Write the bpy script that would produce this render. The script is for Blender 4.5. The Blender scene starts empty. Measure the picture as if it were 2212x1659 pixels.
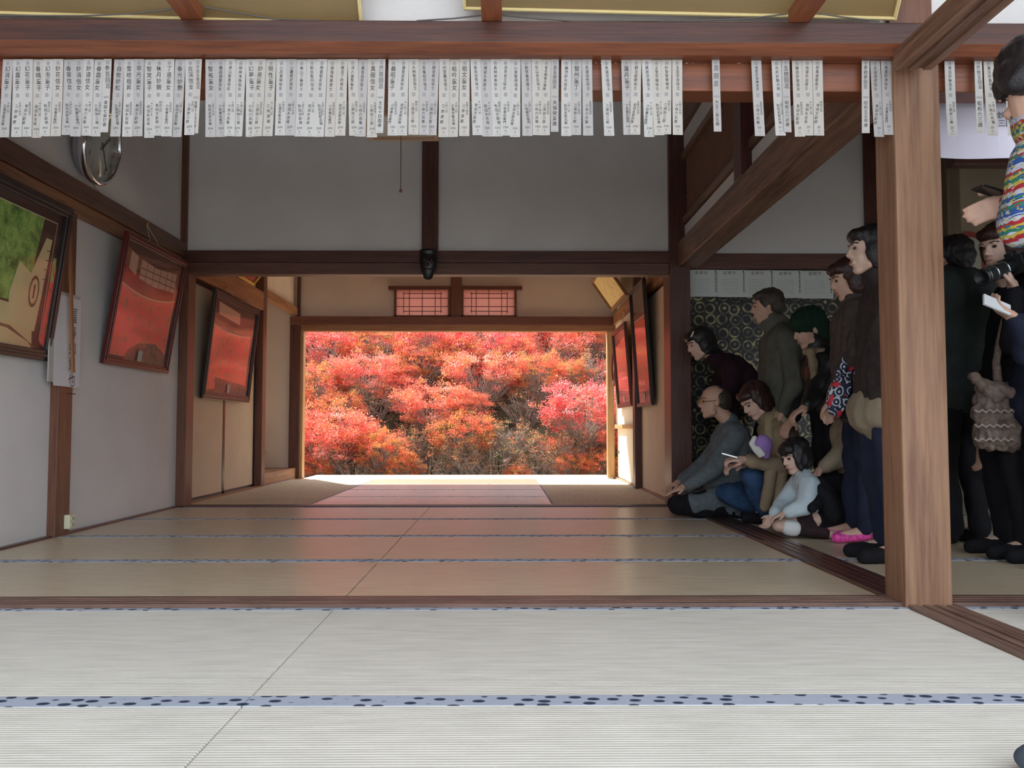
import bpy, bmesh, math, random
import numpy as np
from mathutils import Vector, Matrix, noise
random.seed(7); NR = np.random.RandomState(11)
S = bpy.context.scene; C = S.collection

# ------------------------------------------------------------------ camera
F = 1850.0; H = 0.62
PITCH = math.atan(96.5/F); YAW = math.atan(18/F)
cd = bpy.data.cameras.new('camera'); cam = bpy.data.objects.new('camera', cd); C.objects.link(cam)
cam.location = (0, 0, H); cam.rotation_euler = (math.pi/2+PITCH, 0, -YAW)
cd.sensor_width = 36; cd.lens = F/2212*36; cd.clip_start = .02; cd.clip_end = 200
S.camera = cam
# ------------------------------------------------------------------ world, sun, exposure
w = bpy.data.worlds.new('world'); S.world = w; w.use_nodes = True
bgn = w.node_tree.nodes['Background']; bgn.inputs[0].default_value = (.85, .92, 1.0, 1); bgn.inputs[1].default_value = 2.15
sd = bpy.data.lights.new('sun', 'SUN'); sun = bpy.data.objects.new('sun', sd); C.objects.link(sun)
sd.energy = 10.5; sd.angle = math.radians(1.2); sd.color = (1, .93, .82)
sdir = Vector((.38, -.66, -.88)).normalized()          # the light travels from the garden, upper left, into the hall
sun.rotation_euler = sdir.to_track_quat('-Z', 'Y').to_euler(); sun.location = (-4, 14, 9)
S.view_settings.view_transform = 'Standard'; S.view_settings.look = 'None'
S.view_settings.exposure = 0.45; S.view_settings.gamma = 1; S.view_settings.use_curve_mapping = False
S.cycles.use_denoising = True; S.cycles.max_bounces = 12; S.cycles.diffuse_bounces = 8; S.cycles.glossy_bounces = 4
S.cycles.sample_clamp_indirect = 6

# ------------------------------------------------------------------ geometry from the lens
MW = Matrix.LocRotScale(cam.location, cam.rotation_euler, None); R3 = MW.to_3x3()
def ray(px, py): return R3 @ Vector(((px-1106)/F, -(py-829.5)/F, -1))
def U(px, py, Y):
    d = ray(px, py); return Vector((0, 0, H)) + d*(Y/d.y)
def G(px, py, z=0):
    d = ray(px, py); return Vector((0, 0, H)) + d*((z-H)/d.z)
def UX(px, py, X):
    d = ray(px, py); return Vector((0, 0, H)) + d*(X/d.x)
def Z(py, Y, px=1088): return U(px, py, Y).z

# ------------------------------------------------------------------ materials
MATS = {}
def newmat(name):
    m = bpy.data.materials.new(name); m.use_nodes = True; MATS[name] = m
    return m, m.node_tree.nodes, m.node_tree.links, m.node_tree.nodes['Principled BSDF']
def plain(name, col, rough=.6, metal=0, emit=None, var=0, vs=20, bump=0, bs=200, spec=.5, trans=0, alpha=1):
    if name in MATS: return MATS[name]
    m, N, L, B = newmat(name)
    B.inputs['Base Color'].default_value = (*col, 1); B.inputs['Roughness'].default_value = rough
    B.inputs['Metallic'].default_value = metal; B.inputs['Specular IOR Level'].default_value = spec
    B.inputs['Transmission Weight'].default_value = trans; B.inputs['Alpha'].default_value = alpha
    if emit: B.inputs['Emission Color'].default_value = (*emit[0], 1); B.inputs['Emission Strength'].default_value = emit[1]
    tc = N.new('ShaderNodeTexCoord')
    if var:
        n = N.new('ShaderNodeTexNoise'); n.inputs['Scale'].default_value = vs; n.inputs['Detail'].default_value = 5
        L.new(tc.outputs['Object'], n.inputs['Vector'])
        r = N.new('ShaderNodeMapRange'); r.inputs[1].default_value = .3; r.inputs[2].default_value = .7
        r.inputs[3].default_value = 1-var; r.inputs[4].default_value = 1+var; L.new(n.outputs['Fac'], r.inputs[0])
        x = N.new('ShaderNodeVectorMath'); x.operation = 'SCALE'; x.inputs[0].default_value = col
        L.new(r.outputs[0], x.inputs['Scale']); L.new(x.outputs[0], B.inputs['Base Color'])
    if bump:
        n = N.new('ShaderNodeTexNoise'); n.inputs['Scale'].default_value = bs; n.inputs['Detail'].default_value = 3
        L.new(tc.outputs['Object'], n.inputs['Vector'])
        b = N.new('ShaderNodeBump'); b.inputs['Strength'].default_value = bump; b.inputs['Distance'].default_value = .004
        L.new(n.outputs['Fac'], b.inputs['Height']); L.new(b.outputs[0], B.inputs['Normal'])
    return m
def wood(name, c1, c2, axis='x', rough=.5, scale=1.0, knots=True):
    if name in MATS: return MATS[name]
    m, N, L, B = newmat(name)
    tc = N.new('ShaderNodeTexCoord'); mp = N.new('ShaderNodeMapping'); L.new(tc.outputs['Object'], mp.inputs[0])
    k = {'x': (.5, 9, 9), 'y': (9, .5, 9), 'z': (9, 9, .5)}[axis]
    mp.inputs['Scale'].default_value = tuple(v*scale for v in k)
    n = N.new('ShaderNodeTexNoise'); n.inputs['Scale'].default_value = 2.2; n.inputs['Detail'].default_value = 7
    n.inputs['Roughness'].default_value = .62; n.inputs['Distortion'].default_value = .6; L.new(mp.outputs[0], n.inputs['Vector'])
    n2 = N.new('ShaderNodeTexNoise'); n2.inputs['Scale'].default_value = 11; n2.inputs['Detail'].default_value = 4
    L.new(mp.outputs[0], n2.inputs['Vector'])
    mx = N.new('ShaderNodeMix'); mx.data_type = 'FLOAT'; mx.inputs[0].default_value = .4
    L.new(n.outputs['Fac'], mx.inputs[2]); L.new(n2.outputs['Fac'], mx.inputs[3])
    r = N.new('ShaderNodeValToRGB'); L.new(mx.outputs[0], r.inputs[0])
    r.color_ramp.elements[0].position = .36; r.color_ramp.elements[0].color = (*c2, 1)
    r.color_ramp.elements[1].position = .60; r.color_ramp.elements[1].color = (*c1, 1)
    L.new(r.outputs[0], B.inputs['Base Color']); B.inputs['Roughness'].default_value = rough
    b = N.new('ShaderNodeBump'); b.inputs['Strength'].default_value = .25; b.inputs['Distance'].default_value = .003
    L.new(n2.outputs['Fac'], b.inputs['Height']); L.new(b.outputs[0], B.inputs['Normal'])
    return m
def plaster(name, col, var=.05):
    return plain(name, col, .9, var=var, vs=2.2, bump=.35, bs=260, spec=.2)
def tatami(name, col, dark, across, rough, spec):
    """rush mat: fine ribs; across=True means ribs run along X"""
    m, N, L, B = newmat(name)
    tc = N.new('ShaderNodeTexCoord'); sp = N.new('ShaderNodeSeparateXYZ'); L.new(tc.outputs['Object'], sp.inputs[0])
    a, b_ = ('Y', 'X') if across else ('X', 'Y')
    ma = N.new('ShaderNodeMath'); ma.operation = 'MULTIPLY'; ma.inputs[1].default_value = 2*math.pi/.0125; L.new(sp.outputs[a], ma.inputs[0])
    si = N.new('ShaderNodeMath'); si.operation = 'SINE'; L.new(ma.outputs[0], si.inputs[0])
    mp = N.new('ShaderNodeMapping'); mp.inputs['Scale'].default_value = (5, 30, 1) if across else (30, 5, 1); L.new(tc.outputs['Object'], mp.inputs[0])
    n = N.new('ShaderNodeTexNoise'); n.inputs['Scale'].default_value = 1.2; n.inputs['Detail'].default_value = 5; L.new(mp.outputs[0], n.inputs['Vector'])
    n2 = N.new('ShaderNodeTexNoise'); n2.inputs['Scale'].default_value = 1.1; n2.inputs['Detail'].default_value = 3; L.new(tc.outputs['Object'], n2.inputs['Vector'])
    ad = N.new('ShaderNodeMath'); ad.operation = 'MULTIPLY_ADD'; ad.inputs[1].default_value = .12; L.new(si.outputs[0], ad.inputs[0]); L.new(n.outputs['Fac'], ad.inputs[2])
    a2 = N.new('ShaderNodeMath'); a2.operation = 'MULTIPLY_ADD'; a2.inputs[1].default_value = .5; L.new(n2.outputs['Fac'], a2.inputs[0]); L.new(ad.outputs[0], a2.inputs[2])
    r = N.new('ShaderNodeValToRGB'); L.new(a2.outputs[0], r.inputs[0])
    r.color_ramp.elements[0].position = .45; r.color_ramp.elements[0].color = (*dark, 1)
    r.color_ramp.elements[1].position = .95; r.color_ramp.elements[1].color = (*col, 1)
    L.new(r.outputs[0], B.inputs['Base Color']); B.inputs['Roughness'].default_value = rough; B.inputs['Specular IOR Level'].default_value = spec
    bu = N.new('ShaderNodeBump'); bu.inputs['Strength'].default_value = .45; bu.inputs['Distance'].default_value = .0012
    L.new(si.outputs[0], bu.inputs['Height']); L.new(bu.outputs[0], B.inputs['Normal'])
    return m
def heri(name):
    """blue-grey cloth border with dark oval spots"""
    m, N, L, B = newmat(name)
    tc = N.new('ShaderNodeTexCoord'); mp = N.new('ShaderNodeMapping'); L.new(tc.outputs['Object'], mp.inputs[0])
    mp.inputs['Scale'].default_value = (20, 30, 1); mp.inputs['Rotation'].default_value = (0, 0, .25)
    v = N.new('ShaderNodeTexVoronoi'); v.inputs['Scale'].default_value = 1; v.inputs['Randomness'].default_value = .38; L.new(mp.outputs[0], v.inputs['Vector'])
    r = N.new('ShaderNodeValToRGB'); r.color_ramp.elements[0].position = .27; r.color_ramp.elements[0].color = (.018, .035, .075, 1)
    r.color_ramp.elements[1].position = .33; r.color_ramp.elements[1].color = (.40, .45, .55, 1)
    L.new(v.outputs['Distance'], r.inputs[0]); L.new(r.outputs[0], B.inputs['Base Color']); B.inputs['Roughness'].default_value = .85
    return m

M_PL = plaster('plaster_white', (.74, .73, .73)); M_PLW = plaster('plaster_cream', (.78, .70, .60)); M_EARTH = plaster('plaster_earth', (.36, .30, .22))
W_BEAM = wood('wood_beam_x', (.095, .030, .018), (.034, .012, .009), 'x', .42)
W_BEAMO = wood('wood_beam_orange_x', (.24, .075, .032), (.12, .035, .016), 'x', .42)
W_BEAMY = wood('wood_beam_y', (.29, .155, .10), (.085, .042, .028), 'y', .45)
W_ORY = wood('wood_orange_y', (.32, .10, .04), (.18, .05, .022), 'y', .5, 2)
W_DKX = wood('wood_dark_x', (.13, .052, .038), (.05, .02, .017), 'x', .4)
W_DKZ = wood('wood_dark_z', (.12, .045, .035), (.045, .018, .015), 'z', .4)
W_RDZ = wood('wood_red_z', (.20, .085, .05), (.11, .045, .028), 'z', .45)
W_LTX = wood('wood_light_x', (.40, .22, .12), (.22, .10, .05), 'x', .5)
W_LTY = wood('wood_light_y', (.40, .20, .10), (.20, .085, .04), 'y', .5)
W_PIL = wood('wood_pillar_z', (.30, .165, .095), (.155, .07, .038), 'z', .55, .8)
W_SILL = wood('wood_sill_x', (.22, .13, .10), (.09, .05, .04), 'x', .45)
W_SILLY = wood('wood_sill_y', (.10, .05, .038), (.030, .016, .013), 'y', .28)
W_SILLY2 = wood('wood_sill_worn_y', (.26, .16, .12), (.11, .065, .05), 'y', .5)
W_CEIL = wood('wood_ceiling_y', (.30, .17, .09), (.17, .09, .05), 'y', .6)
M_BLACK = plain('lacquer_black', (.012, .012, .015), .3)
M_PAPER = plain('paper_white', (.50, .49, .475), .8, var=.03, vs=8)
M_PRINT = plain('grey_print', (.33, .32, .33), .8); M_INK = plain('ink_black', (.02, .02, .025), .7)

# ------------------------------------------------------------------ object helpers
def tag(o, label=None, cat=None, group=None, kind=None):
    if label: o['label'] = label
    if cat: o['category'] = cat
    if group: o['group'] = group
    if kind: o['kind'] = kind
    return o
def link(name, me, parent=None, mats=()):
    o = bpy.data.objects.new(name, me); C.objects.link(o)
    if parent is not None: o.parent = parent; o.matrix_parent_inverse = Matrix.Translation(-parent.location) if parent.type == 'EMPTY' and not any(parent.rotation_euler) else Matrix()
    for m in mats: me.materials.append(m)
    return o
def empty(name, loc, label=None, cat=None, group=None):
    o = bpy.data.objects.new(name, None); C.objects.link(o); o.location = loc; o.empty_display_size = .1
    return tag(o, label, cat, group)
class MB:
    def __init__(s): s.v = []; s.f = []; s.m = []; s.cur = 0
    def add(s, vs, fs):
        b = len(s.v); s.v += [tuple(v) for v in vs]; s.f += [tuple(b+i for i in f) for f in fs]; s.m += [s.cur]*len(fs); return s
    def box(s, x0, x1, y0, y1, z0, z1):
        x0, x1 = sorted((x0, x1)); y0, y1 = sorted((y0, y1)); z0, z1 = sorted((z0, z1))
        return s.add([(x0,y0,z0),(x1,y0,z0),(x1,y1,z0),(x0,y1,z0),(x0,y0,z1),(x1,y0,z1),(x1,y1,z1),(x0,y1,z1)],
                     [(0,3,2,1),(4,5,6,7),(0,1,5,4),(1,2,6,5),(2,3,7,6),(3,0,4,7)])
    def bar(s, a, b, w, h, up=(0, 0, 1)):
        """box along a->b, width w, height h"""
        a = Vector(a); b = Vector(b); d = (b-a).normalized(); up = Vector(up); r = d.cross(up).normalized(); u = r.cross(d)
        vs = [p + r*sx*w/2 + u*sz*h/2 for p in (a, b) for sx, sz in ((-1,-1),(1,-1),(1,1),(-1,1))]
        return s.add(vs, [(0,1,2,3),(7,6,5,4),(0,4,5,1),(1,5,6,2),(2,6,7,3),(3,7,4,0)])
    def prism(s, prof, x0, x1, axis='x'):
        n = len(prof)
        def P(t, p):
            return (t, p[0], p[1]) if axis == 'x' else ((p[0], t, p[1]) if axis == 'y' else (p[0], p[1], t))
        vs = [P(x0, p) for p in prof] + [P(x1, p) for p in prof]
        fs = [tuple(range(n)), tuple(range(2*n-1, n-1, -1))] + [(i, i+n, (i+1) % n+n, (i+1) % n) for i in range(n)]
        return s.add(vs, fs)
    def tube(s, pts, r, k=6, close=True):
        pts = [Vector(p) for p in pts]; rs = r if isinstance(r, (list, tuple)) else [r]*len(pts)
        rings = []
        for i, p in enumerate(pts):
            d = (pts[min(i+1, len(pts)-1)]-pts[max(i-1, 0)]).normalized()
            a = d.orthogonal().normalized() if i == 0 else (a - d*a.dot(d)).normalized()
            b = d.cross(a); rings.append([p + (a*math.cos(t)+b*math.sin(t))*rs[i] for t in [2*math.pi*j/k for j in range(k)]])
        vs = [v for q in rings for v in q]; fs = []
        for i in range(len(pts)-1):
            for j in range(k): fs.append((i*k+j, i*k+(j+1) % k, (i+1)*k+(j+1) % k, (i+1)*k+j))
        if close: fs += [tuple(range(k-1, -1, -1)), tuple((len(pts)-1)*k+j for j in range(k))]
        return s.add(vs, fs)
    def lathe(s, prof, mat=Matrix(), k=32):
        """prof: (r, z) pairs revolved about z"""
        vs = []; fs = []
        for r, z in prof:
            for j in range(k):
                t = 2*math.pi*j/k; vs.append(mat @ Vector((r*math.cos(t), r*math.sin(t), z)))
        for i in range(len(prof)-1):
            for j in range(k): fs.append((i*k+j, i*k+(j+1) % k, (i+1)*k+(j+1) % k, (i+1)*k+j))
        fs += [tuple(range(k-1, -1, -1)), tuple((len(prof)-1)*k+j for j in range(k))]
        return s.add(vs, fs)
    def build(s, name, mats, parent=None, smooth=False, bevel=0, fixn=True):
        me = bpy.data.meshes.new(name); me.from_pydata(s.v, [], s.f)
        if not isinstance(mats, (list, tuple)): mats = [mats]
        o = link(name, me, parent, mats)
        if len(mats) > 1:
            for p, i in zip(me.polygons, s.m): p.material_index = i
        if fixn:
            bm = bmesh.new(); bm.from_mesh(me); bmesh.ops.recalc_face_normals(bm, faces=bm.faces); bm.to_mesh(me); bm.free()
        if smooth:
            for p in me.polygons: p.use_smooth = True
        if bevel:
            b = o.modifiers.new('bevel', 'BEVEL'); b.width = bevel; b.segments = 2; b.limit_method = 'ANGLE'
        return o
def box(name, mat, b, parent=None, bevel=0):
    return MB().box(*b).build(name, mat, parent, bevel=bevel)
TN = [0]
def trim(mat, b, label, cat='beam', bevel=.004):
    TN[0] += 1
    o = box('trim_%d' % TN[0], mat, b, bevel=bevel) if not isinstance(b, MB) else b.build('trim_%d' % TN[0], mat, bevel=bevel)
    return tag(o, label, cat, kind='structure')
def wall(side, mat, b, label):
    o = box('wall_'+side, mat, b) if not isinstance(b, MB) else b.build('wall_'+side, mat)
    return tag(o, label, 'wall', kind='structure')
FONT_CACHE = {}
def text_verts(body, size, line=1.0):
    key = (body, line)
    if key not in FONT_CACHE:
        c = bpy.data.curves.new('lettering', 'FONT'); c.body = body; c.resolution_u = 1; c.align_x = 'CENTER'; c.space_line = line
        o = bpy.data.objects.new('lettering', c); C.objects.link(o)
        bpy.context.view_layer.update()
        m = bpy.data.meshes.new_from_object(o.evaluated_get(bpy.context.evaluated_depsgraph_get()))
        FONT_CACHE[key] = ([v.co.copy() for v in m.vertices], [tuple(p.vertices) for p in m.polygons])
        bpy.data.objects.remove(o); bpy.data.curves.remove(c); bpy.data.meshes.remove(m)
    vs, fs = FONT_CACHE[key]
    return [v*size for v in vs], fs
def add_text(mb, body, size, org, rx=Vector((1, 0, 0)), ry=Vector((0, 0, 1)), line=1.0, sx=1.0, slant=0):
    """org: first baseline centre"""
    vs, fs = text_verts(body, size, line)
    mb.add([Vector(org) + rx*(v.x*sx + slant*v.y) + ry*v.y for v in vs], fs)
def quad(mb, x0, x1, z0, z1, org, rx, ry):
    mb.add([org+rx*x0+ry*z0, org+rx*x1+ry*z0, org+rx*x1+ry*z1, org+rx*x0+ry*z1], [(0, 1, 2, 3)])

# ================================================================== STRUCTURE
YF0, YF1 = 3.01, 3.15      # front partition
YM0, YM1 = 6.84, 6.98      # middle partition
YB = 10.85                 # garden opening
XL, XR = -2.60, 1.40       # left wall, right partition (inner face)
XR2 = 1.57
# floor: sub-floor with mats as children
fl = tag(box('floor', W_CEIL, (-4.2, 6.2, -.6, YB+.05, -.12, -.035)), 'boarded sub-floor carrying the tatami mats', 'floor', kind='structure')
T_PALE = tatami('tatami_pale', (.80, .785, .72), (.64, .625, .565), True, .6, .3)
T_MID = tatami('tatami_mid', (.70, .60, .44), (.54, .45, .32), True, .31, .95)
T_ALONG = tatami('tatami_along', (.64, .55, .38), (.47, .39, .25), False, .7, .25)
T_MIDR = tatami('tatami_far_reflection', (.42, .27, .17), (.31, .19, .11), True, .26, 1.0)  # darker, redder copy: the shrubs' red reflection is put into the mat colour
HERI = heri('border_cloth')
def mat_(x0, x1, y0, y1, m, along='x', hw=.036):
    o = box('tatami_mat', m, (x0+.0015, x1-.0015, y0+.0015, y1-.0015, -.035, 0), fl, bevel=.004)
    for k in (0, 1):
        if along == 'x':
            yy = (y0+.001, y0+hw) if k == 0 else (y1-hw, y1-.001); b = (x0+.001, x1-.001, yy[0], yy[1], -.03, .0012)
        else:
            xx = (x0+.001, x0+hw) if k == 0 else (x1-hw, x1-.001); b = (xx[0], xx[1], y0+.001, y1-.001, -.03, .0012)
        box('cloth_border', HERI, b, o)
XS = -.585
ys = [-.55, .08, 1.035, 1.99, 2.975]
for i in range(4):
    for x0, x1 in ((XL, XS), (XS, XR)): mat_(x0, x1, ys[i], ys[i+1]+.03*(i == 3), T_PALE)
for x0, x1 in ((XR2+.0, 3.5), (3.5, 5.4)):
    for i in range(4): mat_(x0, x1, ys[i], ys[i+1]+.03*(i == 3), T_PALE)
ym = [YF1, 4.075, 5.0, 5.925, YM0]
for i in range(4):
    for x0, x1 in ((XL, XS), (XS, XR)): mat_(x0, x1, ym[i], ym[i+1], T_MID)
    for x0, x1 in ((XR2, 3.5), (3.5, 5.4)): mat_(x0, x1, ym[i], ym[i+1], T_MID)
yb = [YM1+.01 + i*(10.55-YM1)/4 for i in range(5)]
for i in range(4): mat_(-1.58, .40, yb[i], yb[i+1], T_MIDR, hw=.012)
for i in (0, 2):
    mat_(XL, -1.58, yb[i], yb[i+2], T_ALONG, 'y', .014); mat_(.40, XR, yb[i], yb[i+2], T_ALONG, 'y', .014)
# sills
def grooved(x0, x1, ya, yb_, z0, z1, axis='x'):
    w = yb_-ya; n = 4; pr = [(ya, z0), (ya, z1)]
    for i in range(n-1):
        a = ya + w*(i+.62)/n; pr += [(a, z1), (a, z1-.004), (a+w*.14, z1-.004), (a+w*.14, z1)]
    pr += [(yb_, z1), (yb_, z0)]
    return MB().prism(pr, x0, x1, axis)
trim(W_SILL, grooved(XL, XR, YF0, YF1, -.1, .014), 'grooved brown threshold board across the floor at the front partition', 'threshold', 0)
trim(W_SILL, grooved(1.56, 5.4, YF0, YF1, -.1, .014), 'grooved dark threshold board on the floor right of the big pillar', 'threshold', 0)
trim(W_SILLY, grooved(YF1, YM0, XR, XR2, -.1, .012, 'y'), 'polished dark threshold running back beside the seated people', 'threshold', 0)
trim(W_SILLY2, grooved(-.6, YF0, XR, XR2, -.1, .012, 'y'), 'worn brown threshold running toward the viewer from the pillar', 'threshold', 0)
trim(W_DKX, grooved(XL, XR, YM0, YM1, -.1, .010), 'dark threshold board between the middle and garden rooms', 'threshold', 0)
trim(W_SILLY, (XL, XL+.035, YF1, YM0, -.03, .012), 'thin dark floor rail along the foot of the left wall', 'rail', .002)
trim(wood('wood_veranda', (.70, .60, .46), (.58, .47, .34), 'x', .4), (-2.55, XR, 10.56, 11.75, -.1, -.01), 'sunlit veranda edge boards, colour lightened to bounce sun, at the garden opening', 'veranda', .004)  # board colour lightened to brighten the sunlit strip and bounce light inside
# front partition
prof = [(2.93, 2.047), (2.93, 1.972), (2.968, 1.941), (3.03, 1.941), (3.03, 2.047)]
TN[0] += 1
nag = MB().prism(prof, -3.6, 5.4); 
o = nag.build('trim_%d' % TN[0], [W_BEAM, W_BEAMO], bevel=.003)
for p in o.data.polygons:
    if p.normal.z < -.3: p.material_index = 1  # downward faces take the orange copy: floor bounce painted into the colour
tag(o, 'long dark red-brown beam with floor-bounce orange painted on its lower bevel across the top', 'beam', kind='structure')
kam = trim(W_BEAMO, (-3.6, 5.4, 3.03, 3.14, 1.839, 1.945), 'orange-brown lintel behind the hanging paper slips')
for x0, x1 in ((1284, 1302), (1327, 1333), (1478, 1488), (1491, 1536), (1560, 1618), (1655, 1664), (1790, 1856), (2072, 2092)):   # torn paper left on the lintel
    a = U(x0, 128, 3.029); b = U(x1, 136, 3.029); mb = MB(); n = max(3, int((x1-x0)/4)); 
    top = [(a.x+(b.x-a.x)*i/n, 3.028, a.z) for i in range(n+1)]
    bot = [(a.x+(b.x-a.x)*i/n, 3.027, b.z+random.uniform(-.004, .007)) for i in range(n+1)]
    mb.add(top+bot, [(i, i+1, n+2+i, n+1+i) for i in range(n)]); mb.build('paper_scrap', plain('paper_torn', (.62, .55, .50), .9, var=.2, vs=90), kam)
pil = trim(W_PIL, (1.392, 1.557, 2.985, 3.15, -.02, 1.95), 'broad light-brown square pillar standing at the corner of the tatami', 'pillar', .007)
trim(W_RDZ, (1.40, 1.56, 3.03, 3.16, 1.945, 3.3), 'dark red upper pillar rising above the long beam', 'pillar')
wall('front_upper', M_PL, (-3.6, 5.4, 3.05, 3.13, 2.0, 3.3), 'white plaster strip above the long front beam')
m_ = MB(); pr = [(XR+.005, 1.915), (XR+.005, 1.957), (XR2-.01, 1.957), (XR2-.01, 1.915)]
prg = [(1.368, 1.943), (1.368, 1.877), (1.395, 1.877), (1.395, 1.884), (1.42, 1.884), (1.42, 1.877), (1.445, 1.877), (1.445, 1.884), (1.47, 1.884), (1.47, 1.877), (1.50, 1.877), (1.50, 1.943)]
m_.prism(prg, .3, 2.93, 'y'); trim(W_BEAMY, m_, 'grooved brown lintel running overhead toward the viewer at right', 'beam', 0)
for px, lab in ((405, 'left'), (1062, 'middle'), (1735, 'right')):
    x = U(px, 40, 2.9).x; trim(W_ORY, (x-.036, x+.036, 1.2, 2.95, 2.048, 2.10), '%s one of three orange wooden bars resting on the long beam' % lab, 'bar', .003)
# middle partition
zt = Z(543, YM0); zk = Z(568, YM0); zb = Z(593, YM0)
trim(W_DKX, (XL, 1.336, YM0-.02, YM1, zk, zt), 'dark horizontal beam across the middle partition above the picture-like opening')
trim(W_LTX if 0 else wood('wood_mid_x', (.17, .075, .05), (.085, .036, .026), 'x', .45), (XL, 1.336, YM0, YM1-.02, zb, zk), 'thinner brown lintel under the middle partition beam')
wall('middle_upper', M_PL, (XL, XR+.06, YM0+.04, YM1-.04, zt, 3.7), 'white plaster wall above the middle partition beam')
a = U(911, 540, YM0); b = U(946, 540, YM0)
trim(W_DKZ, (a.x, b.x, YM0-.01, YM0+.1, zt-.02, 3.7), 'near-black short post dividing the white upper wall', 'post')
trim(W_RDZ, (XL-.02, XL+.075, YM0-.0, YM1+.02, 0, zb), 'brown post at the left end of the middle partition', 'post')
trim(W_RDZ, (XL, XL+.045, YM0, YM1, zt, 3.7), 'thin brown corner post above the left end of the middle beam', 'post')
trim(W_DKZ, (1.335, 1.50, YM0-.02, YM1+.12, 0, 3.7), 'dark brown post at the right end of the middle partition', 'post')
# left wall (middle and front rooms)
wall('left', M_PL, (XL-.12, XL, -2.5, YM1, -.03, 3.7), 'white plaster wall on the left')
trim(wood('wood_nageshi_y', (.16, .07, .045), (.07, .03, .022), 'y', .45), (XL, XL+.05, -1, YM0, 1.99, 2.11), 'dark brown rail along the left wall carrying the hanging frames')
trim(W_LTY, (XL, XL+.03, -1, YM0, 1.90, 1.99), 'lighter brown lintel under the left wall rail')
trim(W_RDZ, (XL, XL+.05, 4.93, 5.09, 0, 1.90), 'brown post on the left wall beside the calendar', 'post')
# right partition
zc = 1.918
trim(W_BEAMY, (XR, XR2, YF1, YM0, zc, 2.115), 'massive grained beam running back along the right partition', 'beam', .006)
def ranma(y0, y1):
    trim(W_DKZ if 0 else W_BEAMY, (XR+.04, XR+.13, y0, y1, 2.27, 2.32), 'dark rail under the lattice transom starting %.1f m from the front' % (y0), 'rail', .002)
    trim(W_BEAMY, (XR+.04, XR+.13, y0, y1, 2.80, 2.85), 'dark rail above the lattice transom starting %.1f m from the front' % (y0), 'rail', .002)
    t = empty('lattice_transom', (XR+.085, (y0+y1)/2, 2.3), 'dark criss-cross lattice panel high in the right partition, %s the mid post' % ('behind' if y0 > 4.5 else 'in front of'), 'lattice')
    h = .50; L_ = y1-y0; n = int((L_+h)/.055)
    lm = plain('lattice_brown', (.24, .12, .08), .6)
    for s in (-1, 1):
        mb = MB()
        for i in range(n):
            c = -h + i*(L_+h)/n
            a0, a1 = c, c+h; z0, z1 = 0, h
            if a0 < 0: z0 = -a0; a0 = 0
            if a1 > L_: z1 = h-(a1-L_); a1 = L_
            if a1-a0 < .02: continue
            ya, yb2 = (y0+a0, y0+a1) if s > 0 else (y1-a0, y1-a1)
            mb.bar((XR+.085+s*.004, ya, 2.30+z0), (XR+.085+s*.004, yb2, 2.30+z1), .012, .012, up=(1, 0, 0))
        st = mb.build('lattice_slat', lm, t); st['kind'] = 'stuff'
    box('backing_board', plain('lattice_back', (.03, .018, .015), .7), (XR+.10, XR+.115, y0, y1, 2.30, 2.80), t)
ranma(5.11, YM0); ranma(YF1, 4.95)
mbw = MB().box(XR+.06, XR+.11, YF1, 4.95, 2.115, 2.255).box(XR+.06, XR+.11, 5.11, YM0, 2.115, 2.255).box(XR+.06, XR+.11, YF1, 4.95, 2.85, 3.02).box(XR+.06, XR+.11, 5.11, YM0, 2.85, 3.02)
wall('right_upper', M_PL, mbw, 'white plaster strips above and below the lattice transoms')
trim(W_BEAMY, (XR+.02, XR2-.02, YF1, YM0, 3.02, 3.25), 'dark upper beam above the lattice transoms')
wall('right_top', M_PL, (XR+.06, XR+.11, YF1, YM0, 3.25, 3.7), 'white plaster above the upper lattice beam')
trim(W_DKZ, (XR-.005, XR2, 4.95, 5.11, 2.11, 3.7), 'dark mid post standing on the right partition beam', 'post')
# ceilings: boards with battens
def ceiling(x0, x1, y0, y1, z, m=W_CEIL):
    c = tag(box('ceiling', m, (x0, x1, y0, y1, z+.02, z+.06)), 'boarded wooden ceiling', 'ceiling', kind='structure')
    n = int((x1-x0)/.45)
    for i in range(n): box('ceiling_board', m, (x0+(x1-x0)*i/n+.002, x0+(x1-x0)*(i+1)/n-.002, y0, y1, z, z+.02), c)
ceiling(XL, XR2, YF1, YM1, 3.6); ceiling(-3.6, 5.4, 0.9, 3.05, 3.25); ceiling(XR2, 5.4, YF1, 7.2, 3.2); ceiling(-3.7, 1.6, YM1, 11.0, 2.75)
# right room
YR = 7.0
z0 = Z(582, YR); z1 = Z(548, YR)
wall('right_room_far', M_PL, (1.5, 3.06, YR, YR+.1, z1, 3.3), 'white plaster wall above the lintel in the dim right room')
trim(wood('wood_rr_x', (.15, .06, .04), (.07, .03, .02), 'x', .45), (1.5, 3.06, YR-.03, YR+.05, z0, z1), 'red-brown lintel above the pinned lists in the right room')
trim(W_DKZ, (2.99, 3.14, YR-.04, YR+.1, 0, 3.3), 'dark post at the end of the right room wall', 'post')
wall('right_room_side', M_EARTH, (3.14, 5.4, YR+.02, YR+.12, 0, 3.3), 'olive earth-coloured wall right of the big pillar')
wall('far_right', M_PL, (5.4, 5.5, -2.5, YR+.1, -.03, 3.3), 'white wall at the far right side')
zz = Z(365, 5.6, 2100); z3 = Z(342, 5.6, 2100)
trim(W_DKX, (2.95, 5.4, 5.5, 5.6, zz, zz+.16), 'dark lintel behind the hanging white sheet')
a = U(2047, 500, 6.2); b = U(2061, 500, 6.2)
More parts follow.
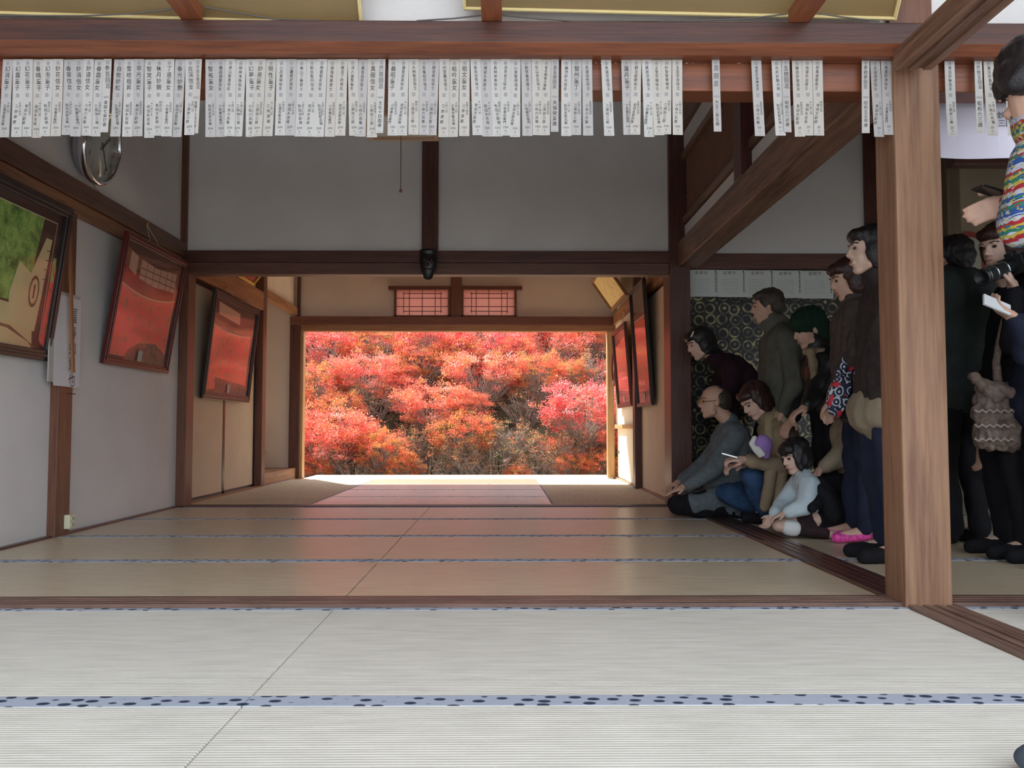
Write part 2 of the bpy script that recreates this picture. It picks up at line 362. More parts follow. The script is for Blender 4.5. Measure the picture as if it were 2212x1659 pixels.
trim(wood('wood_olive_z', (.16, .12, .07), (.09, .065, .04), 'z', .5), (a.x-.05, b.x, 6.1, 6.2, 0, 3.2), 'olive-brown post seen just right of the big pillar', 'post')
def gold():
    m, N, L, B = newmat('gold_brocade')
    tc = N.new('ShaderNodeTexCoord'); mp = N.new('ShaderNodeMapping'); L.new(tc.outputs['Object'], mp.inputs[0]); mp.inputs['Scale'].default_value = (10, 0, 10)
    v = N.new('ShaderNodeTexVoronoi'); v.inputs['Scale'].default_value = 1; v.inputs['Randomness'].default_value = .25; L.new(mp.outputs[0], v.inputs['Vector'])
    mu = N.new('ShaderNodeMath'); mu.operation = 'SINE'; m2 = N.new('ShaderNodeMath'); m2.operation = 'MULTIPLY'; m2.inputs[1].default_value = 19
    L.new(v.outputs['Distance'], m2.inputs[0]); L.new(m2.outputs[0], mu.inputs[0])
    n = N.new('ShaderNodeTexNoise'); n.inputs['Scale'].default_value = 14; n.inputs['Detail'].default_value = 6; L.new(tc.outputs['Object'], n.inputs['Vector'])
    ad = N.new('ShaderNodeMath'); ad.operation = 'MULTIPLY_ADD'; ad.inputs[1].default_value = .20; L.new(mu.outputs[0], ad.inputs[0]); L.new(n.outputs['Fac'], ad.inputs[2])
    r = N.new('ShaderNodeValToRGB'); r.color_ramp.elements[0].position = .42; r.color_ramp.elements[0].color = (.012, .012, .011, 1)
    r.color_ramp.elements[1].position = .80; r.color_ramp.elements[1].color = (.36, .31, .13, 1); e = r.color_ramp.elements.new(.64); e.color = (.085, .08, .065, 1)
    L.new(ad.outputs[0], r.inputs[0]); L.new(r.outputs[0], B.inputs['Base Color']); B.inputs['Roughness'].default_value = .35; B.inputs['Metallic'].default_value = .35
    return m
GOLD = gold()
for i in range(2):
    d = box('door_%d' % (i+1), GOLD, (1.52+i*.74, 1.52+(i+1)*.74-.004, YR+.01-i*.0, YR+.035, .02, z0)); tag(d, '%s sliding panel of black and gold medallion brocade in the right room' % ('left' if i == 0 else 'right'), 'door', kind='structure')
    MB().box(1.52+i*.74, 1.54+i*.74, YR, YR+.03, .02, z0).box(1.52+(i+1)*.74-.03, 1.52+(i+1)*.74-.004, YR, YR+.03, .02, z0).build('panel_frame', M_BLACK, d)
# back room left: fusuma, post, alcove
FUS = plain('fusuma_cream', (.66, .55, .40), .8, var=.05, vs=3); FUSL = plain('fusuma_light', (.80, .74, .60), .8, var=.03, vs=3)
XBL = -2.66
for i, (y0, y1) in enumerate(((7.05, 8.2), (8.17, 9.25))):
    d = box('door_%d' % (3+i), FUS, (XBL-.03-.02*i, XBL-.02*i, y0, y1, .015, 1.88)); tag(d, '%s cream sliding door with black edging on the left of the garden room' % ('nearer' if i == 0 else 'farther'), 'door', kind='structure')
    f = MB()
    f.box(XBL-.035-.02*i, XBL+.004-.02*i, y0, y0+.03, .0, 1.9).box(XBL-.035-.02*i, XBL+.004-.02*i, y1-.055, y1, .0, 1.9).box(XBL-.035-.02*i, XBL+.004-.02*i, y0, y1, 0, .03).box(XBL-.035-.02*i, XBL+.004-.02*i, y0, y1, 1.87, 1.9)
    f.build('panel_frame', M_BLACK, d)
trim(W_LTY, (XBL-.04, XBL+.06, YM1, 9.25, 1.90, 2.10), 'brown rail above the sliding doors in the garden room')
trim(W_LTY, (XBL-.04, XL+.02, YM1, 9.25, -.03, .008), 'floor track under the cream sliding doors', 'threshold', .002)
wall('back_room_left', M_PLW, (XBL-.12, XBL-.03, YM1, 9.4, 2.1, 2.75), 'cream plaster above the rail on the left of the garden room')
trim(W_RDZ, (XBL-.05, XBL+.06, 9.25, 9.38, 0, 2.75), 'reddish alcove post left of the garden opening', 'post')
wall('alcove', M_PLW, MB().box(-3.6, -3.5, 9.3, YB+.1, 0, 2.75).box(-3.6, XBL, 9.28, 9.34, 0, 2.75), 'cream plaster sides of the alcove')
trim(W_LTY, (XBL-.03, XBL+.055, 9.38, YB, 2.06, 2.15), 'light brown lintel over the alcove')
wall('alcove_upper', M_PLW, (XBL-.03, XBL+.0, 9.38, YB, 2.15, 2.75), 'cream plaster above the alcove lintel')
trim(W_LTY, MB().box(-3.5, XBL+.05, 9.38, YB, -.03, .13), 'raised wooden step of the alcove', 'step')
# garden wall
def garden_mb():
    zl = Z(685, YB); zw0 = Z(681, YB)-.01; zw1 = Z(626, YB)+.01; a0 = U(856, 650, YB).x; a1 = U(968, 650, YB).x; b0 = U(1001, 650, YB).x; b1 = U(1111, 650, YB).x
    m = MB().box(-3.6, ox0-.16, YB, YB+.1, 0, 2.75).box(ox0-.16, 1.6, YB, YB+.1, zl, zw0).box(ox0-.16, 1.6, YB, YB+.1, zw1, 2.75)
    return m.box(ox0-.16, a0, YB, YB+.1, zw0, zw1).box(a1, b0, YB, YB+.1, zw0, zw1).box(b1, 1.6, YB, YB+.1, zw0, zw1)
ox0 = U(655, 900, YB).x; ox1 = U(1312, 900, YB).x; oz1 = Z(716, YB); 
wall('garden', plaster('plaster_garden', (.74, .68, .62)), garden_mb(), 'beige plaster wall around the garden opening')
trim(W_DKZ, (U(626, 900, YB).x, ox0-.04, YB-.05, YB+.1, 0, Z(686, YB)), 'dark post left of the garden opening', 'post')
trim(wood('wood_beam_far', (.22, .085, .055), (.12, .045, .03), 'x', .45), (U(626, 900, YB).x, 1.42, YB-.06, YB+.1, Z(703, YB), Z(685, YB)), 'reddish beam above the garden opening')
trim(W_LTX, (ox0-.04, 1.42, YB-.03, YB+.1, oz1, Z(703, YB)), 'lighter lintel directly over the garden opening')
trim(wood('wood_pale_z', (.55, .36, .18), (.38, .22, .10), 'z', .5), MB().box(ox0-.04, ox0, YB-.03, YB+.1, 0, oz1), 'slim pale left jamb of the garden opening', 'jamb')
trim(MATS['wood_pale_z'], MB().box(ox1, 1.40, YB-.03, YB+.1, 0, oz1), 'slim pale right jamb of the garden opening', 'jamb')
trim(W_RDZ, (U(974, 650, YB).x, U(997, 650, YB).x, YB-.05, YB+.1, Z(685, YB), 2.75), 'reddish stub post between the two small paper windows', 'post')
a = U(646, 640, YB-.02).x
trim(W_DKZ, (a-.02, a+.02, YB-.04, YB+.02, Z(686, YB), 2.75), 'thin corner post above the left end of the garden beam', 'post')
SH = plain('shoji_paper', (.86, .62, .55), .7); SH.node_tree.nodes['Principled BSDF'].inputs['Transmission Weight'].default_value = 0
SHN = SH.node_tree; tr = SHN.nodes.new('ShaderNodeBsdfTranslucent'); tr.inputs[0].default_value = (.9, .62, .55, 1); mx = SHN.nodes.new('ShaderNodeMixShader'); mx.inputs[0].default_value = .6
SHN.links.new(SHN.nodes['Principled BSDF'].outputs[0], mx.inputs[1]); SHN.links.new(tr.outputs[0], mx.inputs[2]); SHN.links.new(mx.outputs[0], SHN.nodes['Material Output'].inputs[0])
wf = wood('wood_window', (.18, .07, .045), (.10, .04, .028), 'x', .5)
def shoji(n, px0, px1, py0, py1, flip):
    yy = YB-.045
    A = U(px0, py1, yy); B = U(px1, py0, yy)
    t = box('window_%d' % n, SH, (A.x, B.x, yy+.015, yy+.02, A.z, B.z)); tag(t, 'small paper window with wooden grid, %s of the stub post' % ('left' if n == 1 else 'right'), 'window', kind='structure')
    MB().box(A.x-.03, A.x, yy-.01, yy+.04, A.z-.02, B.z).box(B.x, B.x+.03, yy-.01, yy+.04, A.z-.02, B.z).box(A.x-.03, B.x+.03, yy-.01, yy+.04, A.z-.02, A.z).build('window_frame', wf, t)
    e0 = .07 if n == 1 else 0; e1 = 0 if n == 1 else .07
    MB().box(A.x-.03-e0, B.x+.03+e1, yy-.02, yy+.04, B.z, B.z+.045).build('window_head', wf, t)
    W = B.x-A.x; Hh = B.z-A.z
    fr = [.13, .5, .75, .87] if n == 2 else [.13, .25, .5, .87]
    if n == 2: fr = [.16, .25, .50, .75, .86]
    else: fr = [.14, .25, .50, .75, .86]
    for f in fr: 
        s0, s1 = (.09, .92) if f in (.14, .16, .86) else (0, 1)
        box('muntin', wf, (A.x+W*f-.004, A.x+W*f+.004, yy+.005, yy+.015, A.z+Hh*s0, A.z+Hh*s1), t)
    for f in (.16, .34, .67, .85):
        s0, s1 = (.13, .88) if f in (.16, .85) else (0, 1)
        box('muntin', wf, (A.x+W*s0, A.x+W*s1, yy+.005, yy+.015, A.z+Hh*f-.004, A.z+Hh*f+.004), t)
shoji(1, 856, 968, 626, 681, 0); shoji(2, 1001, 1111, 626, 681, 1)
# back room right wall
XBR = 1.42
trim(W_DKZ, (XBR-.06, XBR+.1, 8.87, 9.02, 0, 2.75), 'dark post on the right wall of the garden room', 'post')
for i, (y0, y1) in enumerate(((7.1, 7.98), (7.98, 8.87))):
    d = box('door_%d' % (5+i), FUS, (XBR+.01, XBR+.04, y0, y1-.006, .015, 1.9)); tag(d, '%s cream sliding door on the right wall of the garden room' % ('nearer' if i == 0 else 'farther'), 'door', kind='structure')
trim(W_LTY, (XBR-.03, XBR+.1, YM1+.1, YB, 1.93, 2.08), 'light brown rail along the right wall of the garden room')
wall('back_room_right', FUSL, MB().box(XBR, XBR+.1, 9.02, YB, .66, 1.93).box(XBR+.02, XBR+.1, YM1+.1, YB, 2.08, 2.75).box(XBR+.05, XBR+.12, YM1+.1, YB, 0, .66), 'cream plaster on the right wall of the garden room')
trim(MATS['wood_pale_z'], MB().box(XBR-.03, XBR+.03, 9.02, YB, .62, .67), 'pale ledge above the small closet doors', 'ledge')
for i, (y0, y1) in enumerate(((9.05, 9.9), (9.9, 10.75))):
    d = box('door_%d' % (7+i), FUSL, (XBR+.0+.01*i, XBR+.03, y0, y1-.006, .02, .62)); tag(d, 'small cream closet door beside the garden opening, %s one' % ('nearer' if i == 0 else 'farther'), 'door', kind='structure')
    if i: MB().lathe([(.02, 0), (.02, .004), (.014, .004), (.012, .002)], Matrix.Translation((XBR+.008, 10.62, .33)) @ Matrix.Rotation(-math.pi/2, 4, 'Y'), 16).build('handle', plain('handle_dark', (.05, .03, .02), .3, .6), d)
trim(W_LTY, (XBR-.02, XBR+.1, YM1+.1, YB, -.03, .012), 'floor track along the right wall of the garden room', 'threshold', .002)
# unseen outer roof, its garden-side eave shaped to limit the sun; outer ground
wall('outer_roof', W_CEIL, MB().box(-6, 7, 7.14, 11.55, 2.82, 2.9).box(-6, 7, .6, YM1+.2, 3.75, 3.85), 'roof boards over the hall with an unseen garden eave added to limit the sun')
wall('outer_right', M_PL, MB().box(1.62, 1.7, 7.1, YB+.1, 0, 2.8), 'outer side wall of the garden room')

# ================================================================== GARDEN
def zg(y): return -.42 if y < 12.4 else -.42 + (min(y, 17.2)-12.4)*.60
gm = MB(); nx, ny = 40, 40
for j in range(ny+1):
    for i in range(nx+1):
        x = -14+28*i/nx; y = 11.2+14*j/ny; gm.v.append((x, y, zg(y)+.12*noise.noise(Vector((x*.9, y*.9, 0)))))
for j in range(ny):
    for i in range(nx): a0 = j*(nx+1)+i; gm.f.append((a0, a0+1, a0+nx+2, a0+nx+1)); gm.m.append(0)
gr = gm.build('ground', plain('soil_dark', (.055, .045, .022), .95, var=.6, vs=5), smooth=True); tag(gr, 'grassy earth bank rising behind the garden opening', 'ground', kind='structure')
g2 = tag(box('ground_front', plain('bounce_ground', (.27, .26, .24), .95, var=.1, vs=30), (-16, 16, -16, -2.6, -.7, -.6)), 'unseen ground plane before the open hall, added to bounce light', 'ground', kind='structure')  # unseen plane added to bounce light and cover the lower sky
LEAF = bpy.data.materials.new('shrub_leaf'); LEAF.use_nodes = True; N = LEAF.node_tree.nodes; L = LEAF.node_tree.links; B = N['Principled BSDF']
at = N.new('ShaderNodeAttribute'); at.attribute_name = 'leafcol'; oi = N.new('ShaderNodeObjectInfo')
hs = N.new('ShaderNodeHueSaturation'); mr = N.new('ShaderNodeMapRange'); mr.inputs[3].default_value = .494; mr.inputs[4].default_value = .508; L.new(oi.outputs['Random'], mr.inputs[0]); L.new(mr.outputs[0], hs.inputs['Hue'])
L.new(at.outputs['Color'], hs.inputs['Color']); L.new(hs.outputs[0], B.inputs['Base Color']); B.inputs['Roughness'].default_value = .5
tr = N.new('ShaderNodeBsdfTranslucent'); L.new(hs.outputs[0], tr.inputs[0]); ms = N.new('ShaderNodeMixShader'); ms.inputs[0].default_value = .45
L.new(B.outputs[0], ms.inputs[1]); L.new(tr.outputs[0], ms.inputs[2]); L.new(ms.outputs[0], N['Material Output'].inputs[0])
TWIG = plain('twig_grey', (.30, .24, .20), .85, var=.3, vs=15)
PAL = {'P': [((.86, .125, .12), .50), ((.86, .20, .15), .25), ((.80, .28, .14), .10), ((.88, .42, .40), .15)],
       'R': [((.86, .18, .14), .48), ((.84, .27, .13), .30), ((.50, .27, .08), .10), ((.88, .42, .36), .12)],
       'O': [((.86, .25, .11), .40), ((.84, .17, .12), .32), ((.62, .33, .08), .20), ((.22, .20, .06), .12)],
       'B': [((.70, .24, .14), .35), ((.40, .26, .12), .35), ((.18, .16, .07), .30)]}
def shrub_mesh(kind, seed):
    r = np.random.RandomState(seed)
    ncl, per = (330, 62) if kind != 'B' else (90, 26)
    th = r.rand(ncl)*2*np.pi; cz = r.rand(ncl)**.85*1.5-.58; cz = np.clip(cz, -.55, .97)
    rr = np.sqrt(1-np.clip(cz, -.9, .97)**2); lum = np.array([1+.50*noise.noise(Vector((math.cos(t)*2.1+seed, math.sin(t)*2.1, z*2.6))) for t, z in zip(th, cz)])
    keep = np.array([noise.noise(Vector((math.cos(t)*2.6+seed+9, math.sin(t)*2.6, z*3.4))) > -.20 for t, z in zip(th, cz)]); th, cz, rr, lum = th[keep], cz[keep], rr[keep], lum[keep]; ncl = len(th)
    rad = (.62+.38*r.rand(ncl)**.6)*lum
    ctr = np.stack([rr*np.cos(th)*rad, rr*np.sin(th)*rad, cz*rad*.8], 1)
    outw = ctr/np.linalg.norm(ctr, axis=1, keepdims=True)
    n = ncl*per; ci = np.repeat(np.arange(ncl), per)
    # sprays: flattened tiers with upright tips
    off = r.randn(n, 3)*np.array([.075, .075, .026]); spike = (r.rand(n) < .35)
    off[spike] = r.randn(spike.sum(), 3)*.020 + (outw[ci[spike]]*.35+np.array([0, 0, .8]))*(r.rand(spike.sum(), 1)*.15)
    if True:
        # give spikes several stems per cluster
        k = r.randint(0, 7, n); jit = r.randn(ncl, 7, 3)*np.array([.075, .075, .02]); off[spike] += jit[ci[spike], k[spike]]
    p = ctr[ci]+off
    ln = (.030+.024*r.rand(n))[:, None]; d = r.randn(n, 3)+outw[ci]*.9+np.array([0, 0, .7]); d /= np.linalg.norm(d, axis=1, keepdims=True)
    s = np.cross(d, r.randn(n, 3)); s /= np.linalg.norm(s, axis=1, keepdims=True)
    V = np.stack([p, p+d*ln*.5+s*ln*.30, p+d*ln, p+d*ln*.5-s*ln*.30], 1).reshape(-1, 3)
    me = bpy.data.meshes.new('foliage'); me.vertices.add(4*n); me.vertices.foreach_set('co', V.ravel()); me.loops.add(4*n); me.loops.foreach_set('vertex_index', np.arange(4*n))
    me.polygons.add(n); me.polygons.foreach_set('loop_start', np.arange(n)*4); me.update()
    cols = np.array([c for c, _ in PAL[kind]]); w_ = np.array([q for _, q in PAL[kind]]); w_ = w_/w_.sum()
    cc = np.array([r.choice(len(w_), p=w_) for _ in range(ncl)]); pick = np.where(r.rand(n) < .7, cc[ci], r.choice(len(w_), n, p=w_))
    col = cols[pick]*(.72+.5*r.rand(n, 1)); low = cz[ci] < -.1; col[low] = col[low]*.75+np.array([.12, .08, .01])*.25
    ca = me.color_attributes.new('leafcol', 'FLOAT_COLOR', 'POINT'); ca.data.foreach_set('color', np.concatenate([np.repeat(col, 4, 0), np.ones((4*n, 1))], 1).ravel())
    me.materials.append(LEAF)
    mb = MB()
    sel = ctr if kind == 'B' else ctr[::2]
    for i, c in enumerate(sel):
        c = Vector(c); a_ = Vector((random.uniform(-.12, .12), random.uniform(-.12, .12), -.95)); mid = a_.lerp(c, .5)+Vector((random.uniform(-.13, .13), random.uniform(-.13, .13), random.uniform(-.1, .06)))
        mb.tube([a_, a_.lerp(mid, .55)+Vector((random.uniform(-.05, .05),)*3), mid, mid.lerp(c, .6)+Vector((random.uniform(-.06, .06), 0, random.uniform(-.05, .05))), c*1.06], [.020, .015, .011, .008, .004], 4, False)
        for _ in range(4 if kind == 'B' else 1):
            e = mid.lerp(c, .5); q = e+Vector((random.uniform(-.3, .3), random.uniform(-.3, .3), random.uniform(-.15, .28)))
            mb.tube([e, e.lerp(q, .5)+Vector((0, 0, random.uniform(-.05, .05))), q], [.008, .006, .003], 3, False)
    br = mb.build('branches', TWIG, fixn=False); bme = br.data; bpy.data.objects.remove(br)
    return me, bme
VAR = {k: [shrub_mesh(k, 10*i+ord(k)) for i in range(2)] for k in 'PROB'}
KIND = {'P': 'pinkish red', 'R': 'coral red', 'O': 'orange red', 'B': 'nearly bare grey twiggy'}
def shrub(px, py, Y, r, k, label):
    c = U(px, py, Y) if px is not None else Vector((py[0], Y, py[1]))
    t = empty('azalea_shrub', c, label, 'shrub', 'red autumn shrubs on the bank'); t.rotation_euler = (0, 0, random.uniform(0, 6.28)); t.scale = (r, r, r*random.uniform(.9, 1.1))
    f, b = random.choice(VAR[k])
    for nm, me in (('foliage', f), ('branches', b)):
        o = bpy.data.objects.new(nm, me); C.objects.link(o); o.parent = t; o['kind'] = 'stuff'
SH_L = [
 (706, 955, 13.0, .72, 'R', 'at the lower left corner of the opening'), (828, 978, 12.8, .42, 'O', 'small and low, second from the left jamb'), (1000, 945, 13.1, .50, 'O', 'low in the middle of the opening, orange'),
 (1262, 893, 13.1, .66, 'P', 'big round one beside the right jamb'), (935, 1010, 12.7, .42, 'B', 'at the bottom just left of centre'), (1065, 1000, 12.7, .50, 'B', 'low, straight below the big orange ones'),
 (1185, 985, 12.8, .50, 'B', 'under the big round pink one'), (1290, 1015, 12.7, .35, 'O', 'tiny, at the lower right corner'), (870, 1020, 12.6, .30, 'O', 'tiny, at the bottom edge'), (1236, 1012, 12.6, .26, 'O', 'tiny, among grey twigs at the bottom right'),
 (672, 1022, 12.6, .30, 'O', 'tiny, at the foot of the left jamb'), (770, 1020, 12.7, .36, 'B', 'at the bottom near the left jamb'), (1120, 1030, 12.5, .22, 'O', 'tiny, at the bottom, right of centre'),
 (940, 885, 13.9, .66, 'R', 'large, left of the dark hollow'), (1215, 985, 13.4, .4, 'R', 'small, low on the right'), (800, 880, 14.2, .50, 'B', 'in the gap above the lower left one'),
 (690, 845, 14.4, .55, 'O', 'halfway up at the left jamb'), (790, 815, 14.6, .62, 'R', 'halfway up, left'), (1040, 815, 14.6, .66, 'R', 'halfway up, centre'), (1160, 815, 14.5, .50, 'O', 'above the dark hollow'),
 (1290, 800, 14.8, .45, 'B', 'above the big round pink one'), (905, 800, 15.2, .60, 'O', 'upper part, left of centre'),
 (700, 758, 15.8, .72, 'P', 'upper left corner'), (820, 752, 15.9, .66, 'O', 'upper left'), (935, 745, 15.8, .76, 'P', 'upper centre left'), (1065, 752, 15.7, .74, 'P', 'upper centre right'), (1180, 750, 15.9, .72, 'R', 'upper right'), (1290, 740, 16.2, .60, 'O', 'upper right corner'),
 (1130, 885, 14.2, .40, 'B', 'inside the dark hollow'), (1105, 950, 13.0, .42, 'B', 'just below the dark hollow'), (1010, 1012, 12.6, .36, 'B', 'at the bottom centre, among green grass'), (1150, 1015, 12.6, .36, 'B', 'at the bottom, right of centre'),
 (1240, 975, 12.8, .34, 'B', 'under the right side pink one'), (895, 960, 13.1, .40, 'B', 'between the lower left and centre ones'), (985, 985, 12.8, .34, 'B', 'low, beneath the small orange one'), (1215, 1015, 12.55, .26, 'B', 'at the bottom near the right jamb'),
 (860, 850, 14.6, .42, 'R', 'in the middle left, above a dark gap'), (1120, 770, 15.3, .45, 'R', 'upper middle, right of centre'), (985, 770, 15.5, .5, 'O', 'upper middle, left of centre'), (1230, 815, 14.8, .40, 'O', 'above and left of the big round pink one'),
 (740, 890, 13.8, .42, 'O', 'just above the lower left corner one'), (1010, 880, 13.8, .36, 'R', 'centre, left of the hollow'), (1300, 960, 13.2, .34, 'R', 'low against the right jamb'), (780, 955, 13.2, .36, 'R', 'low, between the two lower left ones')]
for a_ in SH_L: shrub(*a_[:5], '%s shrub %s' % (KIND[a_[4]], a_[5]))
ORD = 'first second third fourth fifth sixth seventh eighth ninth tenth eleventh twelfth'.split()
for j in range(2):
    for i in range(9):
        x = -6.5+i*1.25+random.uniform(-.2, .2); y = 17.0+j*1.5
        shrub(None, (x, zg(y)+.35), y, .82, random.choice('PRO'), 'shrub high up the bank, %s from the left in the %s row' % (ORD[i], ('front', 'rear')[j]))
SK = [0]
for x, y in ((-4.3, 12.9), (-5.2, 13.8), (-4.6, 15), (-6.2, 15.2), (-3.7, 13.9), (2.6, 13), (3.2, 14.2), (2.5, 15.2), (4.4, 13.2), (4.2, 15.4), (-3.3, 12.9), (2.1, 14.0)):
    shrub(None, (x, zg(y)+.35), y, .72, random.choice('PRO'), 'shrub outside the opening, hidden beyond its %s jamb, %s one' % ('left' if x < 0 else 'right', ORD[SK[0]])); SK[0] = (SK[0]+1) % 12
gb = MB()
for _ in range(6000):
    x = random.uniform(-4, 2.6); y = random.uniform(12.1, 13.4); z = zg(y)+.1*noise.noise(Vector((x*.9, y*.9, 0))); h = random.uniform(.06, .2)
    if noise.noise(Vector((x*1.3, y*1.3, 5))) < -.1: continue
    gb.add([(x, y, z), (x+.012, y, z), (x+random.uniform(-.06, .06), y+random.uniform(-.06, .06), z+h)], [(0, 1, 2)])
tag(gb.build('grass', plain('grass_green', (.13, .20, .05), .8, var=.3, vs=3), fixn=False), 'thin green grass at the foot of the shrubs', 'grass', kind='stuff')

# ================================================================== PAPER SLIPS
def slips():
    names = ['幻消童子 幻露童子 幻花童子 春晴童子 幻泡童子 妙花信女 春草信女 妙消信女 妙道信女 春霜童女'.split(),
             '自牧妙松 雪岐祖昇 早光童女 智覚童子 秋月妙鏡 了道童女 春光妙艶 古渓信女'.split(),
             '智祐童女 蘭庭湘雲信女 泉山智香信女 明林净珠信女 幻夢童子 妙泉童女 現性童子 心月意明信女 心量慈武信女 秋山了春居士 明岳智円信女 慈雲智友信女 南海珠美居士 徹岳了的信女 法入童智童女 真岳自宗信士 真服信女'.split(),
             '義昭童子 蓮室自英信女 大林智吉信士 見峯紹玲信士 開岳寿仙信士 州堂義宝信士 祖吟童女 祖文童女 高岳自秀信士 徳岩永寿居士 高林栄寿信士 自芳自立信女 心室智原信女 耐学喜思居士 空山良玄信士 智岳静喜主場殿'.split(),
             '義然妙光信女 智州童丁 見道自性信士'.split(), '見道宗陸信士'.split(), '蓮月童子 観法紹明信士 蔵岩宗源信士 正堂宗頓信士 妙堂智専禅尼 玉岳宗吉信士'.split(),
             '海室妙渕禅定尼'.split(), '光月妙駒大姉'.split(), '韓岳妙俊信女 信道永治居士 即真道蔡居士'.split(), '玄益貞成信士 専室妙津信女'.split(), '覚岳妙秋信女'.split(), '瀧法妙昌信女 貞蓮妙泉大姉'.split()]
    xs = [[16.5, 38.5, 60, 82, 104, 126, 148, 170, 192, 214], [257, 279, 300.5, 322, 344, 366, 389, 411], [454, 476, 498, 520, 541.7, 563.5, 585.5, 608, 630, 651.5, 674, 696, 718, 740, 762, 784, 805.5],
          [850, 872, 894, 916, 938, 960, 982, 1004, 1027, 1048, 1070, 1092, 1114, 1136.6, 1159, 1181], [1223.5, 1246, 1268], [1309.5], [1353, 1375, 1397, 1418.5, 1440.5, 1463], [1634], [1678], [1722, 1744, 1766], [1891, 1914], [2052], [2136, 2180]]
    nums = ['300', '250', '200', '150', '100', '100', '100', '50', '50', '33', '33', '25', '25']
    where = ['at the far left', 'between the first and second narrow slips', 'between the second and third narrow slips', 'left of centre-right gap, before the fourth narrow slip', 'in the run of three after the fourth narrow slip', 'alone, between two bare gaps',
             'in the run of six left of the dark lattice', 'alone over the beam end', 'alone, touching a narrow slip on its right', 'in the run of three over the slanting beam', 'in the pair beside the big pillar', 'alone, just right of the big pillar', 'beside the man in the patterned sweater']
    ordn = 'first second third fourth fifth sixth seventh eighth ninth tenth eleventh twelfth thirteenth fourteenth fifteenth sixteenth seventeenth'.split()
    short = [(233, '参百回忌', '享保七癸巳歳', 'first'), (428, '弐百五拾回忌', '宝暦十三癸未歳', 'second'), (824.5, '弐百回忌', '文化十四酉歳', 'third'), (1199, '百五拾回忌', '天保癸亥歳', 'fourth'), (1546, '百回忌', '大正二癸丑歳', 'fifth'),
             (1697, '五拾回忌', '昭和三八卯歳', 'sixth'), (1870, '参拾参回忌', '昭和五五甲歳', 'seventh'), (2113, '弐拾五回忌', '昭和六三歳', 'eighth')]
    dates = ['十月二日', '七月十四日', '正月廿五日', '十一月八日', '四月三日', '九月廿日', '二月十九日', '八月八日']; don = ['小谷六兵衛', '三原源蔵', '和田久吉母', '小谷善右衛門', '三原弥三郎', '正満寺勘兵衛', '有田文助娘', '和田太郎兵衛']
    def one(px, wd, ht, name, num, sh, label, k, era=None):
        top = U(px, 127.5, 3.0); rnd = random.Random(int(px*7)); yy = 3.004 - .0016*(k % 3) - rnd.uniform(0, .0012)
        tilt = rnd.uniform(-.010, .010); cv = rnd.uniform(.0, .012); tw = rnd.uniform(-.03, .03); ht *= rnd.uniform(.985, 1.012)
        def fit(x, z, e=0):     # x across, z down from the top (negative)
            t = -z/ht; return Vector((top.x + x + tilt*t*.9, yy - e - cv*t*t + x*tw*t*2, top.z + z))
        def emit(mb, verts, faces, e): mb.add([fit(v[0], v[1], e) for v in verts], faces)
        mb = MB(); n = 7; vs = []; fs = []
        for i in range(n+1): z = -ht*i/n; vs += [(-wd/2, z), (wd/2, z)]
        for i in range(n): fs.append((2*i, 2*i+1, 2*i+3, 2*i+2))
        emit(mb, vs, fs, 0); nb = len(mb.v); emit(mb, vs, fs, -.0005); 
        mb.f += [(0, 1, nb+1, nb), (2*n, 2*n+1, nb+2*n+1, nb+2*n)]; mb.m += [0, 0]
        shade = ['paper_white', 'paper_white', 'paper_grey', 'paper_warm'][rnd.randint(0, 3)]
        pm = MATS.get(shade) or plain(shade, (.43, .415, .41) if shade == 'paper_grey' else (.49, .465, .43), .8, var=.03, vs=8)
        o = mb.build('paper_slip', pm); tag(o, label, 'paper slip', 'long paper slips hanging from the lintel' if not era else 'narrow paper slips between the runs')
        g = MB()
        def q(x0, x1, z0, z1): emit(g, [(x0, z0), (x1, z0), (x1, z1), (x0, z1)], [(0, 1, 2, 3)], .0006)
        h = ht
        if not era:
            emit(g, [(-.0075, -.055*h), (.0075, -.055*h), (0, -.018*h)], [(0, 1, 2)], .0006); q(-.0055, .0055, -.075*h, -.05*h); q(-.006, .006, -.49*h, -.44*h); q(-.003, .003, -.955*h, -.925*h)
            for i in range(4): q(-.008+i*.0045, -.0055+i*.0045, -.983*h, -.973*h)
        else:
            q(-.009, .009, -.03*h, -.02*h); q(-.006, .006, -.075*h, -.035*h); q(-.009, .009, -.53*h, -.505*h)
            for i in range(3): q(-.006+i*.0045, -.0035+i*.0045, -.985*h, -.975*h)
        g.build('printed_emblem', M_PRINT, o, fixn=False)['kind'] = 'stuff'
        t = MB()
        def tx(body, size, x, z, line, sx=1.0, sl=0):
            vv, ff = text_verts(body, size, line); emit(t, [(x + v.x*sx + sl*v.y*.08, z + v.y) for v in vv], ff, .0008)
        nn = len(name); sp = .325*h/nn; s = min(.0215, sp*.95); tx('\n'.join(name), s, rnd.uniform(-.001, .001), -.09*h - s*.8, sp/s, .86, rnd.uniform(-1, 1))
        if era:
            sp = .36*h/len(era); s = sp*.95; tx('\n'.join(era), s, 0, -.57*h - s*.8, sp/s, .9)
        else:
            d = dates[(k*3+int(px)) % 8]; s = .0095; tx('\n'.join(d), s, .0095, -.545*h - s, 1.05)
            e = don[(k*5+int(px)//3) % 8]; sp = .27*h/len(e); s = min(.0135, sp); tx('\n'.join(e), s, -.0025, -.575*h - s, sp/s, .9, rnd.uniform(-2, 2))
            tx(num, .0125, 0, -.905*h, 1)
        t.build('lettering', M_INK, o, fixn=False)['kind'] = 'stuff'
